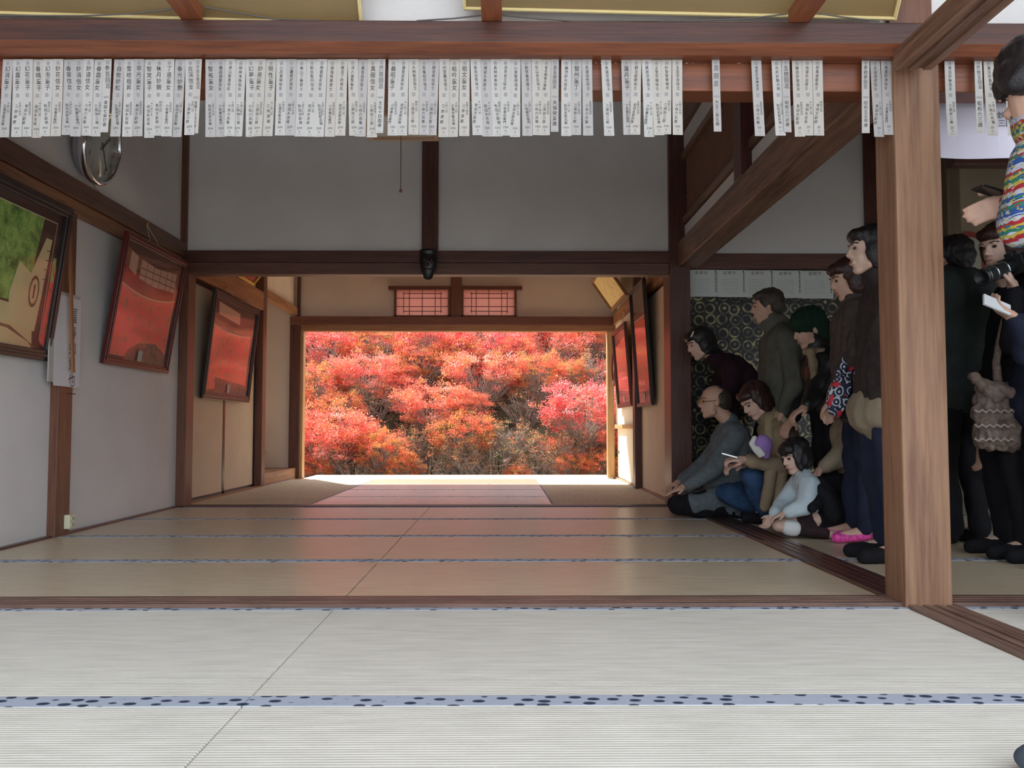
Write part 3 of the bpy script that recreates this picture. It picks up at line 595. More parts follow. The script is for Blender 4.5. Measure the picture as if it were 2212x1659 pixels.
    for gi, (nl, xl) in enumerate(zip(names, xs)):
        for k, (nm, px) in enumerate(zip(nl, xl)):
            one(px, .0362, .281, nm, nums[gi], 0, 'long paper slip, ' + (ordn[k]+' from left, ' if len(nl) > 1 else '') + where[gi], k)
    for k, (px, a1, b1, od) in enumerate(short): one(px, .0275, .270, a1, '', 1, '%s narrow slip with dark band from the left, marking a year' % od, 2, b1)
slips()

# ================================================================== PICTURES
def foliage_print(name, a, b, c, sc=14):
    m, N, L, B = newmat(name); tc = N.new('ShaderNodeTexCoord'); n = N.new('ShaderNodeTexNoise'); n.inputs['Scale'].default_value = sc; n.inputs['Detail'].default_value = 9; n.inputs['Roughness'].default_value = .72
    L.new(tc.outputs['Object'], n.inputs['Vector']); r = N.new('ShaderNodeValToRGB'); L.new(n.outputs['Fac'], r.inputs[0]); r.color_ramp.elements[0].position = .36; r.color_ramp.elements[0].color = (*c, 1)
    r.color_ramp.elements[1].position = .58; r.color_ramp.elements[1].color = (*a, 1); e = r.color_ramp.elements.new(.47); e.color = (*b, 1); L.new(r.outputs[0], B.inputs['Base Color']); B.inputs['Roughness'].default_value = .5
    return m
P_RED = foliage_print('print_red', (.98, .10, .12), (.85, .17, .10), (.34, .16, .08), 20); P_TWIG = foliage_print('print_twigs', (.30, .10, .08), (.12, .07, .05), (.03, .025, .02), 22)
P_GRN = foliage_print('print_green', (.34, .56, .14), (.16, .34, .07), (.03, .09, .02), 9)
P_DK = plain('print_dark', (.05, .025, .022), .5); P_DR = plain('print_dark_red', (.32, .012, .014), .5); P_BG = plain('print_beige', (.55, .36, .27), .5); P_CR = plain('print_cream', (.62, .56, .30), .5); P_LN = plain('print_line', (.72, .68, .52), .5)
P_FLR = plain('print_floor', (.66, .52, .28), .5); P_BR = plain('print_brown', (.20, .09, .05), .5)
GL = bpy.data.materials.new('glass'); GL.use_nodes = True; N = GL.node_tree.nodes; L = GL.node_tree.links
t_ = N.new('ShaderNodeBsdfTransparent'); g_ = N.new('ShaderNodeBsdfGlossy'); g_.inputs['Roughness'].default_value = .06; lw = N.new('ShaderNodeLayerWeight'); lw.inputs[0].default_value = .5; pw_ = N.new('ShaderNodeMath'); pw_.operation = 'POWER'; pw_.inputs[1].default_value = 4; L.new(lw.outputs['Facing'], pw_.inputs[0]); fr = N.new('ShaderNodeMath'); fr.operation = 'MULTIPLY_ADD'; fr.inputs[1].default_value = .45; fr.inputs[2].default_value = .03; L.new(pw_.outputs[0], fr.inputs[0]); mx = N.new('ShaderNodeMixShader')
L.new(fr.outputs[0], mx.inputs[0]); L.new(t_.outputs[0], mx.inputs[1]); L.new(g_.outputs[0], mx.inputs[2]); L.new(mx.outputs[0], N['Material Output'].inputs[0])
def framed(name, O, rx, W, Hh, lean, n, mat, fw, label, art, depth=.03, card=True, cat='picture', glass=True, group=None):
    """O bottom-left corner; rx unit; n wall normal; lean = how far the top comes out"""
    rx = Vector(rx); n = Vector(n); ry = (Vector((0, 0, 1))*math.sqrt(max(0, Hh*Hh-lean*lean)) + n*lean).normalized(); nn = n - ry*n.dot(ry); nn.normalize(); O = Vector(O)
    t = empty(name, O+rx*W/2, label, cat, group)
    def P(u, v, d=0): return O + rx*u + ry*v + nn*d
    def slab(mb, u0, u1, v0, v1, d0, d1):
        mb.add([P(u, v, d) for d in (d0, d1) for u, v in ((u0, v0), (u1, v0), (u1, v1), (u0, v1))], [(0, 3, 2, 1), (4, 5, 6, 7), (0, 1, 5, 4), (1, 2, 6, 5), (2, 3, 7, 6), (3, 0, 4, 7)])
    for u0, u1, v0, v1 in ((0, W, 0, fw), (0, W, Hh-fw, Hh), (0, fw, fw, Hh-fw), (W-fw, W, fw, Hh-fw)):
        m = MB(); slab(m, u0, u1, v0, v1, 0, depth); 
        if v1-v0 < u1-u0: slab(m, u0+.004, u1-.004, v0+fw*.35, v1-fw*.35, depth, depth+.006)
        else: slab(m, u0+fw*.35, u1-fw*.35, v0-fw*.6, v1+fw*.6, depth, depth+.006)
        m.build('frame_rail', mat, t, bevel=.003)
    m = MB(); slab(m, .003, W-.003, .003, Hh-.003, .002, .009); m.build('backing_board', MATS['print_dark'], t)
    pr = MB(); mats = []
    iw = W-2*fw; ih = Hh-2*fw
    for k, (mt, poly) in enumerate(art):
        if mt not in mats: mats.append(mt)
        pr.cur = mats.index(mt); pr.add([P(fw+u*iw, fw+v*ih, .0095+.0002*k) for u, v in poly], [tuple(range(len(poly)))])
    pr.build('printed_picture', mats, t, fixn=False)
    if glass:
        m = MB(); m.add([P(fw, fw, .018), P(W-fw, fw, .018), P(W-fw, Hh-fw, .018), P(fw, Hh-fw, .018)], [(0, 1, 2, 3)]); m.build('glass_pane', GL, t, fixn=False)
    if card: m = MB(); c0 = W*.5; slab(m, c0-.035, c0+.035, fw+.01, fw+.085, .019, .0205); m.build('label_card', M_PAPER, t)
    return t, P
def arc(u0, u1, v, sag, n=8): return [(u0+(u1-u0)*i/n, v - sag*4*(i/n)*(1-i/n)) for i in range(n+1)]
def rectp(u0, u1, v0, v1): return [(u0, v0), (u1, v0), (u1, v1), (u0, v1)]
def red_art(lo=.10):
    A = [(P_DK, rectp(0, 1, 0, 1)), (P_BR, arc(0, 1, .97, .10)[::-1]+[(0, .80), (1, .80)]), (P_DR, [(.05, .58), (.98, .58)]+arc(.05, .98, .80, .05)[::-1]),
         (P_RED, [(.02, .03), (.96, .03)]+arc(.02, .96, .64, .06)[::-1]), (P_TWIG, [(.25, 0), (1, 0), (1, .10), (.75, .20), (.45, .17), (.3, .09)]),
         (P_BG, [(.10, .78), (.22, .735), (.22, .90), (.10, .93)]), (P_BG, [(.28, .725), (.55, .70), (.92, .72), (.92, .90), (.55, .87), (.28, .895)])]
    for u in (.38, .50, .62, .74, .84): A.append((P_DK, rectp(u-.004, u+.004, .705, .885)))
    for v in (.76, .82): A.append((P_DK, rectp(.28, .92, v-.004, v+.004)))
    A.append((P_LN, rectp(.93, .936, .10, .80))); A.append((P_LN, [(.02, .64)]+arc(.02, .96, .64, .06)+arc(.02, .96, .648, .06)[::-1]))
    return A
FR_RED = plain('frame_maroon', (.10, .014, .014), .3); FR_BLK = plain('frame_black', (.02, .016, .016), .35); FR_BRN = plain('frame_brown', (.12, .04, .03), .35); FR_WD = wood('frame_wood', (.30, .16, .08), (.18, .09, .04), 'y', .5)
nL = (1, 0, 0); nR = (-1, 0, 0)
framed('framed_picture', (-2.585, 5.49, 1.04), (0, 1, 0), 1.05, .87, .135, nL, FR_RED, .045, 'maroon framed red garden photograph tilted forward on the left wall', red_art())
framed('framed_picture', (-2.63, 7.42, .885), (0, 1, 0), 1.36, .965, .10, nL, FR_BLK, .065, 'black framed red garden photograph hung over the cream sliding doors', [(P_DK, rectp(0, 1, 0, 1)), (P_BG, [(.12, .84), (.62, .80), (.60, .93), (.10, .97)]), (P_BR, [(.0, .80)]+arc(0, 1, .80, .04)+[(1, .70), (0, .70)]), (P_RED, [(.04, .02), (.9, .10), (.93, .12)]+arc(.04, .93, .71, .04)[::-1]), (P_TWIG, [(.22, 0), (1, 0), (1, .12), (.2, .16)]), (P_LN, rectp(.925, .93, .12, .7)), (P_LN, arc(.04, .93, .71, .04)+arc(.04, .93, .718, .04)[::-1])])
gA = [(P_DK, rectp(0, 1, 0, 1)), (P_GRN, [(0, .30), (.76, .30), (.80, .42), (.84, .93), (0, .93)]), (P_CR, [(.68, .12), (.90, .12), (.91, .30), (.93, .80), (.88, .80), (.80, .52), (.70, .58), (.66, .35)]), (P_FLR, [(0, .0), (.90, .0), (.88, .12), (.7, .18), (0, .22)]), (P_CR, [(0, .2), (.7, .16), (.88, .12), (.90, .16), (.72, .28), (0, .30)]),
      (P_BR, [(0, .17), (.70, .13), (.89, .03), (.94, 0), (.90, 0), (.86, .04), (.68, .11), (0, .15)])]
cc = (.845, .40)
gA += [(P_BR, [(cc[0]+.042*math.cos(t), cc[1]+.115*math.sin(t)) for t in np.linspace(0, 6.28, 20)[:-1]]), (P_FLR, [(cc[0]+.030*math.cos(t), cc[1]+.09*math.sin(t)) for t in np.linspace(0, 6.28, 20)[:-1]]), (P_DK, rectp(cc[0]-.006, cc[0]+.006, cc[1]-.05, cc[1]+.05)),
       (P_RED, [(.955, .05), (1, .02), (1, .62), (.965, .62)]), (P_GRN, rectp(.962, .99, .5, .68)), (P_LN, rectp(.947, .951, .06, .93)), (P_LN, rectp(0, .951, .926, .932))]
gA += [(P_DK, rectp(.895, .93, v, v+.006)) for v in (.5, .57, .64, .71)]
framed('framed_picture', (-2.585, 3.55, 1.0), (0, 1, 0), 1.29, .875, .115, nL, FR_BLK, .06, 'large dark framed photograph of green trees cut by the left edge', gA, card=False)
rA = red_art()
framed('framed_picture', (1.405, 10.32, .865), (0, -1, 0), 1.10, .92, .07, nR, FR_BRN, .05, 'brown framed red garden photograph near the garden opening on the right', [(P_DK, rectp(0, 1, 0, 1)), (P_RED, [(.05, .12), (.96, .12), (.96, .9), (.05, .82)]), (P_TWIG, [(0, 0), (1, 0), (1, .14), (0, .2)])])
framed('framed_picture', (1.405, 8.82, .84), (0, -1, 0), .88, 1.20, .075, nR, FR_BLK, .04, 'dark framed red photograph over the right sliding doors, nearer one', [(P_DK, rectp(0, 1, 0, 1)), (P_BR, rectp(0, 1, .74, .8)), (P_RED, [(.03, .08), (.97, .08), (.97, .74), (.03, .74)]), (P_TWIG, rectp(.03, .97, .0, .1)), (P_LN, rectp(.03, .97, .735, .745))])
# plaques (writing boards)
PLY = plain('plaque_yellow', (.72, .55, .26), .6, var=.06, vs=4)
calli = [(PLY, rectp(0, 1, 0, 1))]
for u, v, du, dv in ((.30, .55, .14, .20), (.38, .35, .10, -.2), (.55, .6, .16, .12), (.62, .35, -.1, .22), (.75, .5, .12, -.18), (.5, .45, .12, .03)):
    calli.append((P_BR, [(u, v), (u+.012, v), (u+du+.012, v+dv), (u+du, v+dv)]))
framed('writing_plaque', (1.37, 10.6, 2.09), (0, -1, 0), 1.30, .46, .26, nR, FR_WD, .035, 'yellowish writing plaque leaning out above the right rail', calli, card=False, cat='plaque', glass=False)
framed('writing_plaque', (-2.62, 7.6, 2.12), (0, 1, 0), 1.25, .42, .26, nL, plain('frame_gold', (.55, .40, .06), .4, .4), .03, 'gold edged red plaque above the rail on the left of the garden room', [(P_DR, rectp(0, 1, 0, 1)), (P_RED, rectp(.1, .9, .15, .85))], card=False, cat='plaque', glass=False)
PLB = plain('plaque_brown', (.20, .13, .05), .45, var=.08, vs=3); FR_PL = plain('frame_pale', (.75, .62, .30), .5)
for (pa, pb, lab) in (((-180, -4), (786, 29), 'left'), ((1000, 0), (1932, 25), 'right')):
    A = U(pa[0], pa[1], 2.99); B = U(pb[0], pb[1], 3.0); W = B.x-A.x
    framed('long_plaque', (A.x, 3.0, min(A.z, B.z)+.0), ((B-A).normalized()[0], 0, (B-A).normalized()[2]), W, .50, .30, (0, -1, 0), FR_PL, .012, 'long brown pale-edged plaque above the front beam, %s one' % lab, [(PLB, rectp(0, 1, 0, 1))], card=False, cat='plaque', glass=False, depth=.02)
# cords on hooks for the hung pictures
CORD = plain('cord_pale', (.60, .52, .36), .7); BRASS = plain('brass', (.60, .42, .18), .25, 1)
def hook(p, q1, q2, lab):
    t = empty('picture_hook', p, lab, 'hook')
    MB().lathe([(.0, -.002), (.009, 0), (.012, .006), (.008, .014), (0, .017)], Matrix.Translation(p) @ Matrix.Rotation(math.pi/2*(1 if p[0] < 0 else -1), 4, 'Y'), 12).build('knob', BRASS, t, True)
    MB().tube([p, q1], .0022, 5).tube([p, q2], .0022, 5).build('cord', CORD, t)
hook(Vector((-2.53, 6.02, 2.07)), (-2.47, 5.95, 1.93), (-2.47, 6.10, 1.93), 'brass hook with cord above the maroon framed picture')
hook(Vector((-2.59, 7.95, 1.935)), (-2.55, 7.87, 1.86), (-2.55, 8.07, 1.86), 'small hook and cord above the black framed picture')
hook(Vector((1.38, 9.75, 1.96)), (1.36, 9.65, 1.80), (1.36, 9.85, 1.80), 'small hook and cord on the right rail')
# oval plaque
t = empty('oval_plaque', (XBR, 10.52, 1.38), 'oval wooden-rimmed plaque on the cream wall right of the opening', 'plaque')
def ell(mb, r0, r1, d0, d1, k=28):
    vs = []; 
    for r, d in ((r1, d0), (r1, d1), (r0, d1), (r0, d0)):
        for j in range(k): a = 2*math.pi*j/k; vs.append((XBR-.035-d, 10.58+r*.62*math.cos(a), 1.38+r*math.sin(a)))
    fs = []
    for q in range(4):
        for j in range(k): fs.append((q*k+j, q*k+(j+1) % k, ((q+1) % 4)*k+(j+1) % k, ((q+1) % 4)*k+j))
    mb.add(vs, fs)
m = MB(); ell(m, .19, .225, 0, .035); m.build('rim', FR_BRN, t)
m = MB(); m.add([(XBR-.047, 10.58+.195*.62*math.cos(a), 1.38+.195*math.sin(a)) for a in np.linspace(0, 2*math.pi, 29)[:-1]], [tuple(range(28))]); m.build('face_board', plain('plaque_rose', (.75, .30, .20), .6, var=.15, vs=15), t)
# ------------------------------------------------------------------ clock
t = empty('wall_clock', (-2.60, 5.22, 1.75), 'round chrome-rimmed wall clock above the left rail, partly behind slips', 'clock')
ce = Vector((-2.47, 5.22, 0)); ce.z = H + (926-312)/F*5.22
M = Matrix.Translation(ce) @ Matrix.Rotation(math.radians(90+9), 4, 'Y')
RC = .235
MB().lathe([(RC-.035, -.05), (RC-.01, -.045), (RC, -.02), (RC, .0), (RC-.008, .012), (RC-.024, .012), (RC-.03, .002), (RC-.03, -.045)], M, 48).build('rim', plain('chrome', (.75, .76, .80), .12, 1), t, True)
MB().lathe([(0.001, -.012), (RC-.028, -.012), (RC-.028, -.004), (.001, -.004)], M, 48).build('dial', plain('dial_green', (.50, .54, .50), .5), t)
MB().lathe([(RC-.04, -.085), (RC-.045, -.05), (.001, -.05), (.001, -.085)], M, 32).build('case', plain('case_grey', (.3, .3, .32), .5), t)
mr_ = M.to_3x3(); ux = Vector((0, 1, 0)); uz = (mr_ @ Vector((0, 0, 1))).cross(ux); uz = uz if uz.z > 0 else -uz; nf = mr_ @ Vector((0, 0, 1)); nf = nf if nf.x > 0 else -nf
mb = MB()
for k in range(1, 13):
    a = math.radians(90-30*k); c_ = ce + nf*0 + (ux*math.cos(a)+uz*math.sin(a))*.155; add_text(mb, str(k), .052, c_-uz*.018+(mr_ @ Vector((0, 0, -.002)) if (mr_ @ Vector((0, 0, 1))).x > 0 else mr_ @ Vector((0, 0, .002))), ux, uz)
for k in range(60):
    a = math.radians(6*k); d = ux*math.cos(a)+uz*math.sin(a); mb.bar(ce+d*.19-nf*.002, ce+d*(.198 if k % 5 else .202)-nf*.002, .002, .001, up=nf)
mb.build('numerals', plain('clock_ink', (.03, .03, .03), .5), t, fixn=False)
for a, l_, w_ in ((math.radians(-52), .155, .009), (math.radians(48), .10, .012)):
    d = ux*math.cos(a)+uz*math.sin(a); MB().bar(ce-d*.03+nf*.001, ce+d*l_+nf*.001, w_, .002, up=nf).build('hand', M_BLACK, t)
m = MB(); m.lathe([(.001, .008), (RC-.03, .004), (RC-.03, .006), (.001, .011)], M, 40); m.build('glass_pane', GL, t, True)
tb = MB(); tb.tube([(-2.55, 5.25, 2.16), (-2.545, 5.28, 2.12), (-2.535, 5.33, 2.10), (-2.54, 5.35, 2.03)], .0025, 5); tag(tb.build('clock_cord', plain('cord_brown', (.2, .12, .06), .7)), 'thin cord dangling below the wall clock', 'cord')
# calendar behind the big picture, wooden strip, outlet
t = empty('calendar', (-2.55, 4.93, 1.1), 'white paper calendar with brushed characters hung on the left post', 'calendar')
a = UX(113, 622, -2.53); b = UX(168, 830, -2.53)
mb = MB().box(-2.545, -2.538, a.y, b.y+.02, b.z, a.z); mb.build('sheet', M_PAPER, t)
MB().box(-2.537, -2.5365, a.y+.05, b.y+.03, b.z-.02, a.z-.02).build('sheet', plain('paper_lined', (.74, .74, .78), .8, var=.05, vs=60), t)
mb = MB(); add_text(mb, '福\n寿\n如\n意\n也', .085, Vector((-2.536, b.y-.06, a.z-.16)), Vector((0, 1, 0)), Vector((0, 0, 1)), 1.1)
for k in range(2): mb.box(-2.536, -2.5355, b.y-.10, b.y-.01, a.z-.085-.50*k, a.z-.08-.50*k)
mb.build('lettering', M_INK, t, fixn=False)['kind'] = 'stuff'
p1 = UX(150, 505, -2.50); p2 = UX(158, 805, -2.50)
tag(MB().bar(p1, p2, .028, .012, up=(1, 0, 0)).build('wooden_strip', wood('strip_wood', (.36, .17, .07), (.24, .10, .04), 'z', .5), bevel=.002), 'thin brown wooden strip hanging on the post over the calendar', 'strip')
t = empty('wall_outlet', (-2.54, 5.08, .16), 'cream plastic outlet near the foot of the left post', 'outlet')
CRM = plain('plastic_cream', (.72, .72, .52), .4)
p = UX(146, 1126, -2.545)
MB().box(-2.55, -2.515, p.y-.035, p.y+.04, p.z-.042, p.z+.04).build('housing', CRM, t, bevel=.004)
MB().box(-2.515, -2.511, p.y-.02, p.y+.02, p.z+.008, p.z+.026).box(-2.515, -2.511, p.y-.02, p.y+.02, p.z-.028, p.z-.010).build('socket', plain('socket_shade', (.5, .5, .38), .5), t)
# ceiling lamp with pull cord
YL = 4.6; a = U(800, 304, YL+.42); b = U(948, 304, YL+.42)
t = empty('ceiling_lamp', ((a.x+b.x)/2, YL, a.z), 'square wooden-framed ceiling lamp mostly behind the slips, with pull cord', 'lamp')
MB().box(a.x, b.x, YL, YL+.025, a.z-.0, a.z+.12).box(a.x, b.x, YL+.40, YL+.425, a.z, a.z+.12).box(a.x, a.x+.025, YL+.02, YL+.4, a.z, a.z+.12).box(b.x-.025, b.x, YL+.02, YL+.4, a.z, a.z+.12).build('frame', wood('lamp_wood', (.50, .32, .2), (.36, .2, .12), 'x', .5), t)
MB().box(a.x+.025, b.x-.025, YL+.025, YL+.4, a.z+.02, a.z+.11).build('shade', plain('lamp_shade', (.75, .75, .72), .6), t)
MB().tube([((a.x+b.x)/2, YL+.2, a.z+.11), ((a.x+b.x)/2, YL+.2, 3.6)], .008, 6).build('suspension', M_BLACK, t)
c1 = U(866, 306, YL+.3); c2 = U(865.5, 412, YL+.3); MB().tube([(c1.x, YL+.3, a.z+.03), c2], .0025, 5).build('cord', plain('cord_dark', (.1, .07, .05), .7), t)
MB().lathe([(.001, -.011), (.008, -.008), (.010, 0), (.007, .008), (.001, .011)], Matrix.Translation(c2), 12).build('pull_knob', plain('knob_brown', (.20, .08, .04), .4), t, True)
# carved ornament under the post
c1 = U(925, 605, 6.76); c2 = U(925, 540, 6.76); h = c2.z-c1.z; Mx = Matrix.Translation((c1.x, 6.76, c1.z)) @ Matrix.Diagonal((1, .7, 1, 1))
t = empty('carved_ornament', (c1.x, 6.79, c1.z), 'glossy black carved ornament hanging at the foot of the dark stub post', 'ornament')
MB().lathe([(.001, 0), (.022, .003), (.036, .018), (.045, .05), (.058, .08), (.066, .13), (.070, .19), (.062, .215), (.074, .225), (.070, .24), (.001, h)], Mx, 20).build('body', M_BLACK, t, True)
f = MB()
for s in (-1, 1): f.lathe([(.001, 0), (.016, .002), (.018, .007), (.001, .014)], Matrix.Translation((c1.x+s*.026, 6.713, c1.z+.15)) @ Matrix.Rotation(math.pi/2, 4, 'X'), 12)
f.lathe([(.001, 0), (.014, .003), (.011, .014), (.001, .02)], Matrix.Translation((c1.x, 6.712, c1.z+.115)) @ Matrix.Rotation(math.pi/2, 4, 'X'), 12); f.bar((c1.x-.03, 6.713, c1.z+.08), (c1.x+.03, 6.713, c1.z+.08), .008, .012)
f.build('carving', plain('lacquer_brown', (.06, .03, .02), .25), t, True)
# cables above the front beam
for k, pts in enumerate(([(-60, 32), (60, 33), (180, 33), (280, 29), (350, 22), (372, 18)], [(440, 14), (500, 24), (590, 40), (700, 44)], [(900, 44), (980, 39), (1040, 32)], [(1082, 31), (1160, 39), (1240, 45), (1500, 44), (1610, 40), (1700, 29)], [(1768, 28), (1820, 36), (1900, 45)])):
    mb = MB().tube([U(x, y+1, 2.955) for x, y in pts], .0028, 6)
    tag(mb.build('cable', plain('cable_grey', (.12, .11, .10), .6)), '%s of the thin grey cables sagging above the long beam, counted from the left' % ['first', 'second', 'third', 'fourth', 'fifth'][k], 'cable')
# alcove stand
c = G(566, 1012, .13); t = empty('alcove_stand', (c.x, c.y, .13), 'small black stand with flared green-rimmed top in the alcove', 'stand')
Mx = Matrix.Translation((c.x, min(c.y, 10.5), .13)); hh = .235
MB().lathe([(.06, 0), (.06, .012), (.02, .02), (.022, hh-.06), (.05, hh-.05)], Mx, 20).build('stem', M_BLACK, t)
MB().lathe([(.05, hh-.05), (.085, hh-.03), (.09, hh-.012), (.001, hh-.012)], Mx, 24).build('tray', M_BLACK, t)
MB().lathe([(.09, hh-.030), (.105, hh-.022), (.105, hh-.012), (.09, hh-.012)], Mx, 24).build('rim', plain('stand_green', (.25, .38, .08), .4), t)
# pinned lists in the right room
YP = YR-.035
pe = [1489, 1550.5, 1610.5, 1671, 1731, 1800]
for i in range(5):
    A = U(pe[i], 641, YP); B = U(pe[i+1], 583+i*.5, YP); t = empty('pinned_list', ((A.x+B.x)/2, YP, A.z), '%s list sheet from the left in the row pinned above the gold brocade' % ['first', 'second', 'third', 'fourth', 'fifth'][i], 'paper', 'list sheets pinned in a row')
    MB().box(A.x+.002, B.x-.002, YP-.002*(i % 2)-.001, YP+.0005, A.z-.004*i, B.z).build('sheet', plain('paper_list', (.66, .70, .68), .8), t)
    mb = MB(); W = B.x-A.x; add_text(mb, '追 明 先', .030, Vector((A.x+W*.42, YP-.006, B.z-.035)))
    for r_ in range(9):
        if r_ > 1:
            for q_ in range(7): mb.box(A.x+W*(.12+q_*.09), A.x+W*(.12+q_*.09)+random.uniform(.008, .016), YP-.0055, YP-.005, B.z-.045-r_*.018, B.z-.043-r_*.018)
        mb.box(A.x+W*.90, A.x+W*.90+.012, YP-.0055, YP-.005, B.z-.03-r_*.019, B.z-.020-r_*.019)
    mb.build('lettering', plain('ink_soft', (.10, .11, .11), .8), t, fixn=False)
    MB().lathe([(.001, 0), (.006, .001), (.001, .006)], Matrix.Translation((B.x-.02, YP-.006, B.z-.012)) @ Matrix.Rotation(math.pi/2, 4, 'X'), 10).build('pin', M_BLACK, t)
# hanging white sheet right of pillar
A = U(2023, 342, 3.2); B = U(2330, 196, 3.2)
mb = MB(); n = 14
for e in (0, .0015):
    b0 = len(mb.v)
    for i in range(n+1):
        x = A.x+(B.x-A.x)*i/n; mb.v += [(x, 3.19+e+.004*math.sin(i), B.z+.03), (x, 3.19+e+.006*math.sin(i*.7), A.z-.004*math.sin(i*.35))]
    for i in range(n): mb.f.append((b0+2*i, b0+2*i+2, b0+2*i+3, b0+2*i+1)); mb.m.append(0)
o = tag(mb.build('hanging_sheet', plain('sheet_lilac', (.66, .64, .76), .8), fixn=False), 'large pale lilac paper sheet hung behind the slips right of the pillar', 'paper')
t = MB(); add_text(t, '妙蓮\n三回', .03, U(2172, 255, 3.18)); t.build('lettering', M_INK, o, fixn=False)
# red-rimmed arched board on the earth wall
cA = U(2107, 590, 6.9); t = empty('arched_board', cA, 'red-rimmed arched board with grey paper behind the camera woman', 'board')
def archp(w_, h_, n=14): return [(-w_, 0)] + [(-w_*math.cos(math.pi*i/n), h_-w_*.9+w_*.9*math.sin(math.pi*i/n)) for i in range(n+1)] + [(w_, 0)]
for nm, w_, h_, d, mt in (('rim', .125, .36, 0, plain('red_rim', (.30, .05, .04), .6)), ('paper_face', .085, .31, .012, plain('paper_dim', (.40, .40, .33), .8, var=.12, vs=25))):
    mb = MB(); pr = [(cA.x+a, cA.z+b) for a, b in archp(w_, h_)]; mb.prism(pr, 6.99-.02-d, 6.99-d if d == 0 else 6.97, 'y'); mb.build(nm, mt, t)

# ================================================================== PEOPLE
SKIN = plain('skin', (.58, .36, .27), .55, var=.06, vs=25); SKINP = plain('skin_pale', (.66, .45, .36), .55, var=.05, vs=25)
HAIRB = plain('hair_black', (.014, .012, .014), .42, bump=.6, bs=140); HAIRR = plain('hair_brown', (.040, .016, .014), .42, bump=.6, bs=140); HAIRG = plain('hair_grey', (.045, .035, .028), .5, bump=.6, bs=140)
LIPS = plain('lips', (.42, .14, .12), .5); EYE = plain('eye_dark', (.02, .015, .012), .25)
def fabric(name, col, var=.18, vs=9): return plain(name, col, .9, var=var, vs=vs, bump=.5, bs=190, spec=.2)
def cap(p0, r0, p1, r1): return ('c', Vector(p0), r0, Vector(p1), r1)
def ell_(c, r, B=None): return ('e', Vector(c), Vector(r), B or Matrix.Identity(3))
def meld(name, prims, vox, mat, parent, it=3, disp=0, dsz=.12, k=12, fac=.5):
    mb = MB()
    for p in prims:
        if p[0] == 'c':
            _, a, ra, b, rb = p; d = b-a
            if d.length < 1e-5: d = Vector((0, 0, 1e-4)); b = a+d
            dn = d.normalized(); u = dn.orthogonal().normalized(); v = dn.cross(u); rings = []
            for t in (0.05, .45, .8, 1): ang = t*math.pi/2; rings.append((a-dn*ra*math.cos(ang), ra*math.sin(ang)))
            for t in (1, .8, .45, .05): ang = t*math.pi/2; rings.append((b+dn*rb*math.cos(ang), rb*math.sin(ang)))
            vs = [c+(u*math.cos(2*math.pi*j/k)+v*math.sin(2*math.pi*j/k))*r for c, r in rings for j in range(k)]; n = len(rings)
        else:
            _, c, r, Bm = p; n = 9
            vs = []
            for i in range(n):
                ph = math.pi*(i+.15)/(n-1+.3)
                for j in range(16): t = 2*math.pi*j/16; vs.append(c + Bm @ Vector((r.x*math.sin(ph)*math.cos(t), r.y*math.sin(ph)*math.sin(t), r.z*math.cos(ph))))
        kk = k if p[0] == 'c' else 16
        fs = [(i*kk+j, i*kk+(j+1) % kk, (i+1)*kk+(j+1) % kk, (i+1)*kk+j) for i in range(n-1) for j in range(kk)] + [tuple(range(kk-1, -1, -1)), tuple((n-1)*kk+j for j in range(kk))]
        mb.add(vs, fs)
    o = mb.build(name, mat, parent)
    m = o.modifiers.new('r', 'REMESH'); m.mode = 'VOXEL'; m.voxel_size = vox; m.use_smooth_shade = True
    m = o.modifiers.new('s', 'SMOOTH'); m.factor = fac; m.iterations = it
    bpy.context.view_layer.update()
    ev = o.evaluated_get(bpy.context.evaluated_depsgraph_get()); me = bpy.data.meshes.new_from_object(ev); o.modifiers.clear(); old = o.data; o.data = me; bpy.data.meshes.remove(old)
    if disp:
        nv = len(me.vertices); co = np.empty(nv*3, np.float32); no = np.empty(nv*3, np.float32); me.vertices.foreach_get('co', co); me.vertices.foreach_get('normal', no); co = co.reshape(-1, 3); no = no.reshape(-1, 3)
        q = co/dsz; sd_ = random.uniform(0, 50)
        h = np.array([abs(noise.noise(Vector((float(a)+sd_, float(b), float(c)*.55)))) for a, b, c in q])
        co += no*(h[:, None]-.2)*disp; me.vertices.foreach_set('co', co.ravel()); me.update()
    for p in me.polygons: p.use_smooth = True
    if not me.materials: me.materials.append(mat)
    return o
def hand(wr, d, pn, side, curl=.5, s=1.0):
    """palm + five fingers. d: wrist->fingers, pn: palm normal (fingers curl toward it), side=+1/-1: which way the thumb is (along d x pn)"""
    d = Vector(d).normalized(); pn = Vector(pn); pn = (pn-d*pn.dot(d)).normalized(); w_ = d.cross(pn)*side
    P = [cap(wr, .024*s, Vector(wr)+d*.035*s, .026*s)]
    for a in (-.028, -.010, .010, .026): P.append(cap(Vector(wr)+d*.02*s+w_*a*.5*s, .017*s, Vector(wr)+d*.082*s+w_*a*s, .0125*s))
    for a, l in ((-.030, .058), (-.011, .072), (.009, .078), (.028, .070)):
        p = Vector(wr)+d*.085*s+w_*a*s; dd = d.copy(); r = .0092*s
        for q in range(3):
            ang = curl*(.55+.35*q); dd = (Matrix.Rotation(ang*.9, 3, d.cross(pn)) @ dd) if True else dd
            n_ = p+dd.normalized()*l*s*(.45, .32, .25)[q]; P.append(cap(p, r, n_, r*.92)); p = n_; r *= .94
    t0 = Vector(wr)+d*.028*s+w_*.022*s; t1 = t0+(d*.55+w_*.75+pn*.25).normalized()*.040*s; t2 = t1+(d*.9+w_*.25+pn*.35).normalized()*.034*s
    P += [cap(t0, .014*s, t1, .0115*s), cap(t1, .011*s, t2, .0092*s)]
    return P
